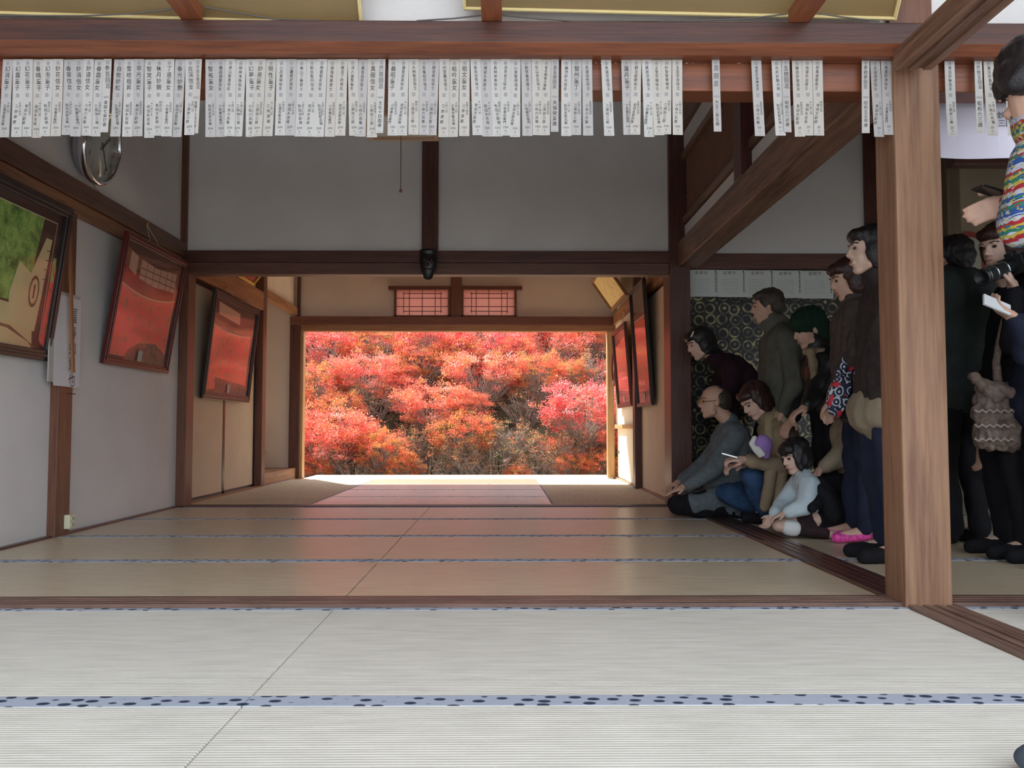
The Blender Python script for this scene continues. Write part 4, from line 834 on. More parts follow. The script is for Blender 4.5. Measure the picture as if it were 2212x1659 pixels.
def person(label, J, hair='short', hairm=None, top=None, bottom=None, shoes=None, shoer=1.0, puff=0, hem=.25, skin=None, vox=.009, s=1.0, hs=1.0, group=None, hands=True, cut=0, legs='trousers', sleeve=0, hoodc=False, topname='jacket', fold=.022):
    skin = skin or SKIN; hairm = hairm or HAIRB
    J = {k: (Vector(v) if not isinstance(v, (dict, float, int)) else v) for k, v in J.items()}
    f = J['fw'].normalized(); u = J.get('up', Vector((0, 0, 1))); u = (u-f*u.dot(f)).normalized(); r = f.cross(u); c = J['head']
    Bm = Matrix((r, f, u)).transposed()
    def h(x, y, z): return c + Bm @ Vector((x, y, z))*hs
    foot = min(J['aL'].z, J['aR'].z)
    t = empty('person', ((J['aL'].x+J['aR'].x)/2, (J['aL'].y+J['aR'].y)/2, max(0, foot-.05)), label, 'person', group)
    P = [ell_(h(0, -.012, .032), Vector((.076, .096, .084))*hs, Bm), ell_(h(0, .022, -.030), Vector((.060, .068, .082))*hs, Bm), ell_(h(0, .058, -.094), Vector((.030, .026, .022))*hs, Bm),
         cap(h(0, .086, .012), .008*hs, h(0, .103, -.022), .012*hs), cap(h(-.034, .076, .026), .012*hs, h(.034, .076, .026), .012*hs), cap(h(-.016, .086, -.060), .009*hs, h(.016, .086, -.060), .009*hs),
         cap(h(-.012, .098, -.028), .007*hs, h(.012, .098, -.028), .007*hs), cap(h(-.05, .02, -.075), .02*hs, h(0, .05, -.09), .024*hs), cap(h(.05, .02, -.075), .02*hs, h(0, .05, -.09), .024*hs),
         ell_(h(.076, -.004, -.008), Vector((.011, .020, .031))*hs, Bm), ell_(h(-.076, -.004, -.008), Vector((.011, .020, .031))*hs, Bm)]
    nb = J['neck']; P.append(cap(h(0, -.02, -.05), .052*hs, nb, .058*s))
    SL, SR, HL, HR = J['shL'], J['shR'], J['hL'], J['hR']; Sm = (SL+SR)/2; Hm = (HL+HR)/2
    def torso(e):
        q = [cap(SL, (.048+e)*s, SR, (.048+e)*s), cap(nb, (.05+e*.7)*s, SL.lerp(SR, .35), (.06+e)*s), cap(nb, (.05+e*.7)*s, SL.lerp(SR, .65), (.06+e)*s)]
        for a in (.22, .5, .78):
            q.append(cap(SL.lerp(SR, a), (.085+e)*s, HL.lerp(HR, a), (.088+e)*s))
        q.append(cap(HL, (.085+e)*s, HR, (.085+e)*s)); return q
    P += torso(0)
    for a in 'LR':
        P += [cap(J['sh'+a], .044*s, J['el'+a], .036*s), cap(J['el'+a], .036*s, J['wr'+a], .024*s), cap(J['h'+a], .075*s, J['k'+a], .052*s), cap(J['k'+a], .05*s, J['a'+a], .036*s), cap(J['a'+a], .034*s, J['t'+a], .026*s)]
        if hands:
            d = J.get('hd'+a, J['wr'+a]-J['el'+a]); pn = J.get('pn'+a, Vector((0, 0, -1)) if abs(Vector(d).normalized().z) < .8 else f); P += hand(J['wr'+a], d, pn, 1 if J.get('ts'+a, 1.0) > 0 else -1, J.get('cu'+a, .45), s)
    meld('body', P, vox, skin, t, it=2, fac=.4)
    # face details
    for sx in (-1, 1):
        M_ = Matrix.Translation(h(sx*.031, .081, .006)) @ Bm.to_4x4() @ Matrix.Diagonal((1.5, .55, .75, 1))
        MB().lathe([(.001, -.009), (.007, -.006), (.009, 0), (.007, .006), (.001, .009)], M_, 10).build('eye', EYE, t, True)
        MB().tube([h(sx*.016, .092, .026), h(sx*.034, .086, .032), h(sx*.052, .070, .026)], .0032*hs, 5).build('eyebrow', hairm, t)
    MB().tube([h(-.020, .088, -.058), h(0, .096, -.057), h(.020, .088, -.058)], .0042*hs, 6).build('lips', LIPS, t, True)
    # hair
    def E(x, y, z, a, b, cc): return ell_(h(x, y, z), Vector((a, b, cc))*hs, Bm)
    HP = [E(0, -.028, .045, .090, .104, .086), E(0, -.062, .005, .080, .072, .085)]
    if hair == 'bald': HP = [E(0, -.05, .018, .084, .080, .078), E(0, -.066, -.020, .070, .058, .06), E(0, -.02, .062, .060, .075, .052)]
    elif hair in ('bob', 'long', 'fringe'):
        HP += [E(.066, -.020, -.020, .030, .062, .085), E(-.066, -.020, -.020, .030, .062, .085), E(0, -.070, -.045, .078, .052, .085), E(0, .040, .070, .070, .062, .040)]
        if hair == 'long': HP += [E(0, -.075, -.12, .085, .05, .09), E(.07, -.03, -.10, .028, .045, .075), E(-.07, -.03, -.10, .028, .045, .075)]
        if hair == 'fringe': HP += [E(0, .066, .060, .066, .034, .038), E(.06, .03, -.03, .026, .035, .075), E(-.06, .03, -.03, .026, .035, .075)]
    elif hair == 'thick': HP += [E(0, -.03, .065, .098, .112, .080), E(0, .035, .075, .075, .068, .045), E(0, -.085, -.03, .080, .05, .07), E(.072, -.015, .01, .026, .05, .05), E(-.072, -.015, .01, .026, .05, .05)]
    elif hair == 'short': HP += [E(0, .018, .078, .068, .066, .034), E(.068, -.01, .02, .022, .05, .04), E(-.068, -.01, .02, .022, .05, .04), E(0, -.075, -.035, .062, .04, .05)]
    elif hair == 'hat': HP = [E(0, -.02, .055, .108, .125, .095), E(0, -.055, .0, .100, .092, .10), E(0, -.07, -.06, .085, .07, .06)]
    meld('hair' if hair != 'hat' else 'hood', HP, .009, hairm, t, it=2, disp=.012, dsz=.035)
    # trousers
    if bottom:
        q = [cap(HL, .100*s, HR, .100*s)]
        for a in 'LR':
            an = J['k'+a].lerp(J['a'+a], .93)
            if legs == 'leggings_cut': an = J['k'+a].lerp(J['a'+a], .95); q += [cap(J['k'+a].lerp(J['a'+a], .3), .052*s, an, .042*s), cap(HL.lerp(HR, .5), .1*s, J['k'+a].lerp(J['h'+a], .45), .085*s)]
            else: q += [cap(J['h'+a], .094*s, J['k'+a], .072*s), cap(J['k'+a], .070*s, an, .056*s)]
        meld('trousers' if legs == 'trousers' else 'leggings', q, .012, bottom, t, disp=fold, dsz=.10)
    if shoes:
        for a in 'LR': meld('shoe', [cap(J['a'+a]-Vector((0, 0, .02)), .042*s*shoer, J['t'+a], .036*s*shoer)] + ([cap(J['a'+a], .042*s, J['a'+a].lerp(J['k'+a], .12), .042*s)] if shoer == 1 else []), .009, shoes, t)
    if top:
        e = .020+puff; q = torso(e)
        q.append(cap(nb, (.06+e*.6)*s, nb.lerp(c, .28), (.062+e*.4)*s))
        for a in 'LR':
            rs = .026+sleeve
            q += [cap(J['sh'+a], (.050+rs)*s, J['el'+a], (.036+rs)*s), cap(J['el'+a], (.036+rs)*s, J['el'+a].lerp(J['wr'+a], .90), (.026+rs*.8)*s)]
            if hem > 0: q.append(cap(J['h'+a], (.100+puff)*s, J['h'+a].lerp(J['k'+a], hem), (.098+puff)*s))
        if hem > 0: q.append(cap(HL.lerp(J['kL'], hem), (.09+puff)*s, HR.lerp(J['kR'], hem), (.09+puff)*s))
        meld(topname, q, .012, top, t, disp=fold, dsz=.11)
        if hoodc: meld('hood', [cap(nb-f*.05+Vector((0, 0, .03)), .075, nb-f*.10-Vector((0, 0, .06)), .07), cap(nb+r*.07, .045, nb-r*.07, .045)], .012, top, t, disp=.02)
    return t
def PJ(px, py, Y): return U(px, py, Y)
def standing(px, Y, hgt, F, headpx, lean=0, arms=None):
    """standing joints; px = column of the feet at depth Y"""
    X = (px-1088)/F_*Y if False else U(px, 1100, Y).x
    F3 = Vector((F[0], F[1], 0)).normalized(); R = F3.cross(Vector((0, 0, 1))); s = hgt/1.65
    B = Vector((X, Y, 0)); Zv = lambda z: Vector((0, 0, z*s))
    Hd = U(headpx[0], headpx[1], Y+(headpx[2] if len(headpx) > 2 else 0)); Hc = B+Zv(.86)
    nk = Hd-Vector((0, 0, .135*s))-F3*.025
    Sm = nk-Vector((0, 0, .05*s))-F3*.01
    J = dict(head=Hd, neck=nk, fw=F3, up=Vector((0, 0, 1)))
    for a, sg in (('L', -1), ('R', 1)):
        J['sh'+a] = Sm+R*sg*.17*s; J['h'+a] = Hc+R*sg*.09*s; J['k'+a] = B+Zv(.47)+R*sg*.095*s+F3*.02; J['a'+a] = B+Zv(.07)+R*sg*.10*s-F3*.02; J['t'+a] = B+Zv(.032)+R*sg*.11*s+F3*.15*s
        J['el'+a] = J['sh'+a]-Vector((0, 0, .27*s))+R*sg*.05*s-F3*.02; J['wr'+a] = J['el'+a]-Vector((0, 0, .20*s))+F3*.10*s
    J.update({k: (Vector(v) if isinstance(v, (tuple, list)) else v) for k, v in (arms or {}).items()})
    return J
F_ = F
BLK = fabric('cloth_black', (.012, .012, .015)); NAVY = fabric('cloth_navy', (.022, .028, .055)); GREYC = fabric('cloth_grey_wool', (.13, .155, .17), .15, 40); GREYJ = fabric('cloth_grey_green', (.105, .105, .088))
BEIG = fabric('cloth_beige', (.30, .23, .155)); JEAN = fabric('cloth_jeans', (.035, .075, .16), .35, 14); MAR = fabric('cloth_dark_maroon', (.028, .012, .020)); BRNC = fabric('cloth_brown_grey', (.075, .060, .055), .25, 30); DKG = fabric('cloth_dark_green_grey', (.038, .048, .046)); GRN = fabric('cloth_deep_green', (.012, .035, .022)); WHT = fabric('cloth_white', (.55, .66, .72), .06); LEGB = fabric('cloth_brown_leggings', (.035, .020, .022)); TAN = fabric('cloth_tan', (.30, .25, .18))
Zu = Vector((0, 0, 1))
# woman stooping forward by the post
J = dict(head=PJ(1512, 742, 6.45), fw=Vector((-.88, -.12, -.35)), up=Vector((-.3, 0, 1)), neck=PJ(1552, 778, 6.5), shL=PJ(1585, 800, 6.33), shR=PJ(1570, 792, 6.66), elL=PJ(1572, 868, 6.28), elR=PJ(1545, 850, 6.68), wrL=PJ(1592, 905, 6.25), wrR=PJ(1560, 905, 6.6),
         hL=PJ(1672, 882, 6.42), hR=PJ(1668, 878, 6.62), kL=PJ(1640, 985, 6.38), kR=PJ(1635, 985, 6.62), aL=(2.08, 6.42, .07), aR=(2.08, 6.64, .07), tL=(1.92, 6.42, .035), tR=(1.92, 6.64, .035))
wp = person('woman with short black hair and a bright hair clip stooping forward beside the dark post', J, 'bob', HAIRB, MAR, BLK, BLK, skin=SKINP, puff=.012, hem=.2)
MB().bar(PJ(1493, 728, 6.35), PJ(1499, 716, 6.34), .012, .01).build('hair_clip', plain('clip_gold', (.9, .8, .5), .15, 1), wp)
# kneeling man in grey coat
J = dict(head=PJ(1541, 868, 6.12), fw=Vector((-.97, -.05, -.05)), up=Vector((0, 0, 1)), neck=PJ(1577, 912, 6.12), shL=PJ(1590, 945, 5.96), shR=PJ(1572, 938, 6.30), elL=PJ(1545, 1012, 5.88), elR=PJ(1520, 1005, 6.36), wrL=PJ(1484, 1050, 5.90), wrR=PJ(1472, 1040, 6.30),
         hL=PJ(1612, 1070, 6.02), hR=PJ(1606, 1068, 6.24), kL=PJ(1470, 1092, 5.96), kR=PJ(1462, 1090, 6.24), aL=PJ(1632, 1106, 5.98), aR=PJ(1628, 1104, 6.24), tL=PJ(1662, 1106, 6.02), tR=PJ(1660, 1104, 6.2), hdL=Vector((-1, 0, -.35)), hdR=Vector((-1, 0, -.4)), cuL=.15, cuR=.15, pnL=Vector((0, 0, -1)), pnR=Vector((0, 0, -1)))
mp_ = person('elderly man in glasses and grey wool coat kneeling at the edge of the tatami', J, 'bald', HAIRG, None, BLK, None, vox=.008)
q = [cap(J['shL'], .078, J['shR'], .078), cap(J['neck'], .07, J['shL'].lerp(J['shR'], .5), .09)]
for a in (.15, .5, .85): q += [cap(J['shL'].lerp(J['shR'], a), .112, J['hL'].lerp(J['hR'], a), .125), cap(J['hL'].lerp(J['hR'], a), .115, J['kL'].lerp(J['kR'], a).lerp(J['hL'].lerp(J['hR'], a), .30)+Zu*-.01, .085), cap(J['hL'].lerp(J['hR'], a)+Zu*-.05, .11, J['aL'].lerp(J['aR'], a)+Zu*.03, .075)]
for a in (0, .5, 1): q += [cap(J['hL'].lerp(J['hR'], a), .11, J['hL'].lerp(J['hR'], a).lerp(J['kL'].lerp(J['kR'], a), .80)+Zu*-.005, .088), cap(J['kL'].lerp(J['kR'], a).lerp(J['hL'].lerp(J['hR'], a), .22), .082, J['aL'].lerp(J['aR'], a)+Zu*.01, .062)]
for a in (.3, .7): q += [cap(J['shL'].lerp(J['shR'], a)+Vector((-.06, 0, -.04)), .09, J['hL'].lerp(J['hR'], a)+Vector((-.20, 0, .02)), .10)]
for a in 'LR': q += [cap(J['sh'+a], .080, J['el'+a], .066), cap(J['el'+a], .066, J['el'+a].lerp(J['wr'+a], .92), .050)]
meld('coat', q, .011, GREYC, mp_, disp=.022, dsz=.12)
c_ = J['head']; mb = MB()
gl = Vector((-.97, -.05, -.05)).normalized(); gr_ = gl.cross(Zu).normalized(); gu = gr_.cross(gl)
for sx in (-1, 1):
    cc_ = c_+gl*.098+gr_*sx*.033+gu*.004; mb.tube([cc_+(gr_*math.cos(a)*.024+gu*math.sin(a)*.018) for a in np.linspace(0, 6.283, 17)], .0022, 5, False)
    mb.tube([cc_+gr_*sx*.024, c_+gl*.0+gr_*sx*.084+gu*.006], .0022, 5)
mb.tube([c_+gl*.1+gr_*-.010+gu*.006, c_+gl*.1+gr_*.010+gu*.006], .002, 5)
mb.build('glasses', plain('gold_wire', (.85, .72, .40), .2, 1), mp_)
# standing man in grey-green jacket
J = standing(1690, 5.9, 1.60, (-1, .15), (1655, 662), arms={})
F1 = Vector((-1, .15, 0)).normalized(); J['fw'] = Vector((-.95, .15, -.12)); J['neck'] = PJ(1678, 712, 5.9); sm = PJ(1692, 745, 5.9); J['shL'] = sm+Vector((-.02, -.18, 0)); J['shR'] = sm+Vector((.02, .18, 0)); J['elL'] = PJ(1715, 830, 5.62); J['elR'] = PJ(1690, 830, 6.15); J['wrL'] = PJ(1690, 890, 5.64); J['wrR'] = PJ(1670, 890, 6.1)
person('man with short dark hair in a grey-green jacket standing before the gold brocade', J, 'short', HAIRG, GREYJ, BLK, BLK, puff=.042, hem=.12, fold=.03)
# woman with dark green hood, pale scarf, black jacket
J = standing(1800, 5.42, 1.55, (-1, -.05), (1745, 712)); J['fw'] = Vector((-.93, -.2, -.35)); J['neck'] = PJ(1770, 752, 5.42); sm = PJ(1785, 795, 5.42); J['shL'] = sm+Vector((-.02, -.17, 0)); J['shR'] = sm+Vector((0, .17, 0)); J['elL'] = PJ(1752, 868, 5.22); J['elR'] = PJ(1745, 860, 5.6); J['wrL'] = PJ(1732, 900, 5.14); J['wrR'] = PJ(1712, 905, 5.5)
J['elL'] = PJ(1760, 850, 5.2); J['wrL'] = PJ(1745, 878, 5.08); J['hdL'] = Vector((-.9, -.1, -.45)); J['pnL'] = Vector((.2, 0, -1)); J['cuL'] = .7
LEA = plain('leather_black', (.014, .016, .018), .42, bump=.8, bs=30)
pw = person('woman in a dark green hood, pale scarf and black leather jacket leaning forward', J, 'hat', GRN, LEA, BLK, BLK, puff=.025, hem=.1, vox=.007, fold=.03)
meld('scarf', [cap(PJ(1752, 762, 5.30), .03, PJ(1762, 822, 5.22), .026), cap(PJ(1742, 758, 5.34), .026, PJ(1775, 760, 5.30), .03)], .009, BEIG, pw, disp=.02, dsz=.04)
# woman in brown quilted coat with tote bag
J = standing(1872, 4.75, 1.58, (-1, .05), (1832, 603)); J['fw'] = Vector((-.95, .0, -.28)); J['neck'] = PJ(1852, 660, 4.75); sm = PJ(1862, 700, 4.75); J['shL'] = sm+Vector((-.03, -.16, 0)); J['shR'] = sm+Vector((0, .16, 0)); J['elL'] = PJ(1838, 800, 4.50); J['elR'] = PJ(1835, 800, 4.95); J['wrL'] = PJ(1806, 862, 4.62); J['wrR'] = PJ(1800, 862, 4.85)
for a in 'LR': J['a'+a] += Vector((-.06, 0, 0)); J['t'+a] += Vector((-.06, 0, 0))
PINK = plain('slipper_pink', (.65, .06, .32), .6, var=.5, vs=60)
person('brown-haired woman in a grey-brown quilted coat and pink patterned slippers', J, 'bob', HAIRR, BRNC, NAVY, PINK, shoer=.82, puff=.035, hem=.18, fold=.035)
# tote bag
def tote_mat():
    m, N, L, B = newmat('tote_print'); tc = N.new('ShaderNodeTexCoord'); v = N.new('ShaderNodeTexVoronoi'); v.inputs['Scale'].default_value = 26; L.new(tc.outputs['Object'], v.inputs['Vector'])
    m2 = N.new('ShaderNodeMath'); m2.operation = 'MULTIPLY'; m2.inputs[1].default_value = 15; L.new(v.outputs['Distance'], m2.inputs[0]); sn = N.new('ShaderNodeMath'); sn.operation = 'SINE'; L.new(m2.outputs[0], sn.inputs[0])
    r = N.new('ShaderNodeValToRGB'); r.color_ramp.interpolation = 'CONSTANT'; r.color_ramp.elements[0].position = 0; r.color_ramp.elements[0].color = (.02, .025, .06, 1); r.color_ramp.elements[1].position = .45; r.color_ramp.elements[1].color = (.62, .68, .78, 1); L.new(sn.outputs[0], r.inputs[0])
    sp = N.new('ShaderNodeSeparateColor'); L.new(v.outputs['Color'], sp.inputs[0]); gt = N.new('ShaderNodeMath'); gt.operation = 'GREATER_THAN'; gt.inputs[1].default_value = .88; L.new(sp.outputs[0], gt.inputs[0])
    mx = N.new('ShaderNodeMix'); mx.data_type = 'RGBA'; L.new(gt.outputs[0], mx.inputs[0]); L.new(r.outputs[0], mx.inputs[6]); mx.inputs[7].default_value = (.6, .03, .05, 1); L.new(mx.outputs[2], B.inputs['Base Color']); B.inputs['Roughness'].default_value = .7
    return m
TM = tote_mat(); Yt = 4.38
t = empty('tote_bag', PJ(1825, 905, Yt), 'slouchy tote bag with white, navy and red circle print hanging on a forearm', 'bag')
def flat_body(mb, pts, Y0, th):
    A = [PJ(x, y, Y0) for x, y in pts]; c_ = sum(A, Vector())/len(A); n = len(A)
    rings = [[c_+(p-c_)*.86+Vector((0, -th, 0)) for p in A], [p+Vector((0, -th*.5, 0)) for p in A], [p+Vector((0, th*.5, 0)) for p in A], [c_+(p-c_)*.86+Vector((0, th, 0)) for p in A]]
    mb.add([v for r in rings for v in r], [(q*n+j, q*n+(j+1) % n, (q+1)*n+(j+1) % n, (q+1)*n+j) for q in range(3) for j in range(n)]+[tuple(range(n-1, -1, -1)), tuple(3*n+j for j in range(n))])
mb = MB(); flat_body(mb, [(1818, 812), (1834, 816), (1838, 830), (1828, 872), (1812, 902), (1790, 893), (1786, 868), (1794, 832), (1806, 818)], Yt, .035); mb.build('body', TM, t, True, bevel=.006)
mb = MB(); flat_body(mb, [(1836, 818), (1852, 838), (1852, 880), (1838, 906), (1814, 903), (1828, 872)], Yt+.02, .03); mb.build('side_panel', BLK, t, True)
mb = MB(); flat_body(mb, [(1850, 848), (1857, 870), (1852, 898), (1838, 907), (1844, 880)], Yt-.01, .03); mb.build('back_panel', TM, t, True)
MB().tube([PJ(1808, 822, Yt), PJ(1816, 790, Yt), PJ(1822, 776, Yt), PJ(1826, 786, Yt), PJ(1822, 815, Yt)], .012, 6).tube([PJ(1826, 818, Yt), PJ(1840, 795, Yt+.03), PJ(1850, 798, Yt+.05), PJ(1846, 826, Yt)], .011, 6).build('handle', TM, t, True)
# tall woman by the pillar
J = standing(1918, 4.05, 1.60, (-1, .1), (1878, 540)); J['fw'] = Vector((-.96, .05, -.04)); J['neck'] = PJ(1902, 605, 4.05); sm = PJ(1928, 655, 4.05); J['shL'] = sm+Vector((0, -.16, 0)); J['shR'] = sm+Vector((0, .16, 0)); J['elL'] = PJ(1945, 770, 3.82); J['elR'] = PJ(1940, 770, 4.28); J['wrL'] = PJ(1945, 860, 3.84); J['wrR'] = PJ(1940, 860, 4.26)
pt = person('tall woman with black bobbed hair and dark coat beside the big pillar', J, 'bob', HAIRB, fabric('cloth_dark_brown', (.040, .032, .030), .25, 30), NAVY, BLK, skin=SKINP, puff=.02, hem=.20, vox=.008)
Jh = (J['hL']+J['hR'])/2
meld('skirt', [cap(Jh+Vector((0, -.08, -.08)), .115, Jh+Vector((-.02, -.08, -.13)), .125), cap(Jh+Vector((0, 0, -.08)), .125, Jh+Vector((-.02, 0, -.13)), .145), cap(Jh+Vector((0, .08, -.08)), .115, Jh+Vector((-.02, .08, -.13)), .125)], .012, TAN, pt, disp=.015)
# squatting woman in beige jacket with phone
J = dict(head=PJ(1630, 866, 5.72), fw=Vector((-.74, -.30, -.52)), up=Vector((-.3, 0, 1)), neck=PJ(1664, 905, 5.76), shL=PJ(1690, 940, 5.6), shR=PJ(1668, 930, 5.92), elL=PJ(1690, 1008, 5.42), elR=PJ(1655, 990, 5.85), wrL=PJ(1612, 994, 5.38), wrR=PJ(1606, 1004, 5.52),
         hL=PJ(1705, 1062, 5.66), hR=PJ(1700, 1060, 5.86), kL=PJ(1622, 1028, 5.52), kR=PJ(1570, 1066, 5.84), aL=PJ(1655, 1112, 5.58), aR=PJ(1650, 1106, 5.84), tL=PJ(1612, 1118, 5.56), tR=PJ(1610, 1112, 5.84), hdL=Vector((-1, 0, .08)), pnL=Vector((.1, .3, -1)), cuL=.75, hdR=Vector((-1, -.2, -.1)), cuR=.7)
ps = person('woman in a beige jacket and blue jeans squatting, pointing a thin phone', J, 'bob', HAIRR, BEIG, JEAN, BLK, skin=SKINP, puff=.012, hem=.12, vox=.007)
meld('collar', [cap(J['neck']+Vector((-.03, -.07, .0)), .032, J['shL']+Vector((-.10, -.03, -.03)), .03), cap(J['neck']+Vector((.03, -.05, .03)), .035, J['shL']+Vector((.03, 0, .07)), .03)], .01, fabric('cloth_cream', (.42, .36, .22)), ps)
meld('coat_tail', [cap(PJ(1668, 1010, 5.40), .04, PJ(1652, 1095, 5.36), .035), cap(PJ(1690, 1010, 5.42), .04, PJ(1680, 1100, 5.38), .035)], .01, BEIG, ps, disp=.02)
MB().bar(PJ(1559, 979, 5.36), PJ(1592, 988, 5.34), .07, .008).build('phone', plain('phone_silver', (.6, .6, .62), .25, .5)); ph = bpy.data.objects['phone']; tag(ph, 'thin silver phone held by the squatting woman in beige', 'phone')
t = empty('child_hat', PJ(1645, 985, 5.3), 'lilac knitted hat with white fleece edge beside the squatting woman', 'hat')
meld('crown', [ell_(PJ(1648, 962, 5.3), (.060, .055, .068)), cap(PJ(1650, 968, 5.3), .045, PJ(1655, 982, 5.3), .03)], .008, fabric('cloth_lilac', (.36, .22, .58), .1), t)
meld('fleece_edge', [cap(PJ(1624, 958, 5.28), .019, PJ(1632, 972, 5.26), .018), cap(PJ(1632, 972, 5.26), .018, PJ(1642, 984, 5.26), .016), cap(PJ(1624, 958, 5.28), .018, PJ(1630, 946, 5.28), .016), cap(PJ(1638, 968, 5.25), .014, PJ(1650, 982, 5.25), .013)], .006, plain('fleece_white', (.72, .72, .70), .95, bump=.8, bs=120), t)
# crouching person in beige behind the girl
J = dict(head=PJ(1822, 868, 5.2), fw=Vector((-1, 0, -.5)), up=Vector((-.3, 0, 1)), neck=PJ(1832, 905, 5.2), shL=PJ(1840, 935, 5.04), shR=PJ(1840, 930, 5.36), elL=PJ(1815, 985, 4.98), elR=PJ(1810, 985, 5.4), wrL=PJ(1780, 1010, 5.0), wrR=PJ(1780, 1010, 5.36),
         hL=PJ(1868, 1060, 5.1), hR=PJ(1868, 1055, 5.3), kL=PJ(1768, 1045, 5.06), kR=PJ(1772, 1040, 5.34), aL=PJ(1825, 1128, 5.1), aR=PJ(1825, 1124, 5.32), tL=PJ(1780, 1135, 5.08), tR=PJ(1780, 1130, 5.32))
person('person in a tan jacket and black trousers crouching behind the kneeling girl', J, 'short', HAIRB, TAN, BLK, BLK, puff=.02, hem=0)
# girl
J = dict(head=PJ(1716, 985, 4.98), fw=Vector((-.80, -.38, -.30)), up=Vector((-.15, 0, 1)), neck=PJ(1735, 1025, 5.0), shL=PJ(1748, 1048, 4.88), shR=PJ(1728, 1042, 5.10), elL=PJ(1738, 1095, 4.78), elR=PJ(1690, 1088, 5.05), wrL=PJ(1700, 1108, 4.78), wrR=PJ(1672, 1112, 4.92),
         hL=PJ(1782, 1118, 4.92), hR=PJ(1778, 1115, 5.06), kL=PJ(1682, 1136, 4.84), kR=PJ(1660, 1128, 5.02), aL=PJ(1792, 1154, 4.82), aR=PJ(1785, 1146, 5.0), tL=PJ(1822, 1158, 4.86), tR=PJ(1815, 1148, 5.02), hdL=Vector((-.9, .1, -.3)), hdR=Vector((-.6, 0, -.8)))
pg = person('little girl with a black fringe bob and white shirt kneeling at the dark threshold', J, 'fringe', HAIRB, WHT, LEGB, None, skin=SKINP, s=.70, hs=.84, hem=0, vox=.006, legs='leggings', fold=.014, topname='shirt', sleeve=.012) if False else None
pg = person('little girl with a black fringe bob and white shirt kneeling at the dark threshold', J, 'fringe', HAIRB, WHT, LEGB, None, skin=SKINP, s=.70, hs=.84, hem=0, vox=.006, legs='leggings_cut', fold=.014, topname='shirt', sleeve=.012)
kl = J['kL'].lerp(J['aL'], .18); kl2 = J['kL'].lerp(J['aL'], .30)
meld('white_cuff', [cap(kl, .046, kl2, .046)], .007, plain('cuff_white', (.72, .76, .76), .8), pg)
meld('black_vest', [cap(J['shL'].lerp(J['shR'], .5)+Vector((.07, -.03, -.02)), .07, J['hL']+Vector((.04, -.02, .03)), .085), cap(J['shL']+Vector((.045, -.045, -.08)), .035, J['elL']+Vector((.02, -.06, -.0)), .03), cap(J['shL']+Vector((.05, -.03, -.03)), .045, J['hL']+Vector((.02, -.06, .02)), .06), cap(J['hL'], .085, J['hR'], .08)], .009, BLK, pg, disp=.02)
# man from behind right of pillar
J = standing(2078, 4.6, 1.66, (-.35, .94), (2052, 560)); J['fw'] = Vector((-.5, .85, -.05)); J['elR'] = PJ(2140, 800, 4.50); J['wrR'] = PJ(2122, 955, 4.42); J['elL'] = PJ(1990, 800, 4.6); J['wrL'] = PJ(2000, 900, 4.75); J['hdR'] = Vector((-.1, 0, -1)); J['cuR'] = .4
pb = person('man in a dark green-grey jacket seen from behind, right of the big pillar', J, 'short', HAIRB, DKG, BLK, BLK, puff=.035, hem=.10, fold=.03)
meld('white_cuff', [cap(J['aR']+Vector((0, 0, .015)), .050, J['aR']+Vector((0, 0, .035)), .050)], .008, MATS['cuff_white'], pb)
# woman with camera
J = standing(2185, 4.18, 1.62, (-1, .05), (2158, 533)); J['fw'] = Vector((-.88, -.42, -.22)); J['neck'] = PJ(2182, 588, 4.2); sm = PJ(2205, 640, 4.2); J['shL'] = sm+Vector((-.03, -.15, 0)); J['shR'] = sm+Vector((.04, .15, 0)); J['elL'] = PJ(2190, 740, 3.95); J['elR'] = PJ(2160, 740, 4.28); J['wrL'] = PJ(2192, 628, 3.98); J['wrR'] = PJ(2172, 625, 4.16); J['hdL'] = Vector((-.3, .1, 1)); J['hdR'] = Vector((-.3, -.1, 1)); J['pnL'] = Vector((-1, .5, 0)); J['pnR'] = Vector((-1, -.5, 0))
person('woman with reddish-brown hair and dark top aiming a camera, behind the sweatered man', J, 'bob', HAIRR, BLK, BLK, BLK, skin=SKINP, puff=.0, hem=.1, vox=.007)
t = empty('camera_body', PJ(2178, 600, 4.02), 'black camera with long lens held by the reddish-haired woman', 'camera')
cA = PJ(2186, 575, 4.02); cB = PJ(2120, 600, 3.92); ax = (cB-cA).normalized(); Ml = Matrix.Translation(cA) @ ax.to_track_quat('Z', 'Y').to_matrix().to_4x4(); ll = (cB-cA).length
BP = plain('camera_black', (.018, .022, .024), .3)
MB().lathe([(.001, 0), (.030, 0), (.034, .01), (.034, ll*.30), (.038, ll*.33), (.038, ll*.62), (.035, ll*.66), (.035, ll*.86), (.040, ll*.90), (.040, ll), (.034, ll), (.032, ll*.93), (.001, ll*.92)], Ml, 24).build('lens', BP, t, True)
mb = MB()
for q_ in (.30, .64, .88): mb.lathe([(.0385, ll*q_), (.0405, ll*(q_+.01)), (.0405, ll*(q_+.03)), (.0385, ll*(q_+.04))], Ml, 24)
mb.build('lens_ring', plain('ring_steel', (.4, .45, .47), .2, .9), t)
up_ = ax.cross(Vector((0, 1, 0))).normalized(); up_ = up_ if up_.z > 0 else -up_
MB().bar(cA-ax*.05, cA+ax*.004, .13, .09, up=up_).bar(cA-ax*.04+up_*.05, cA+up_*.05, .045, .03, up=up_).build('body', BP, t, bevel=.006)
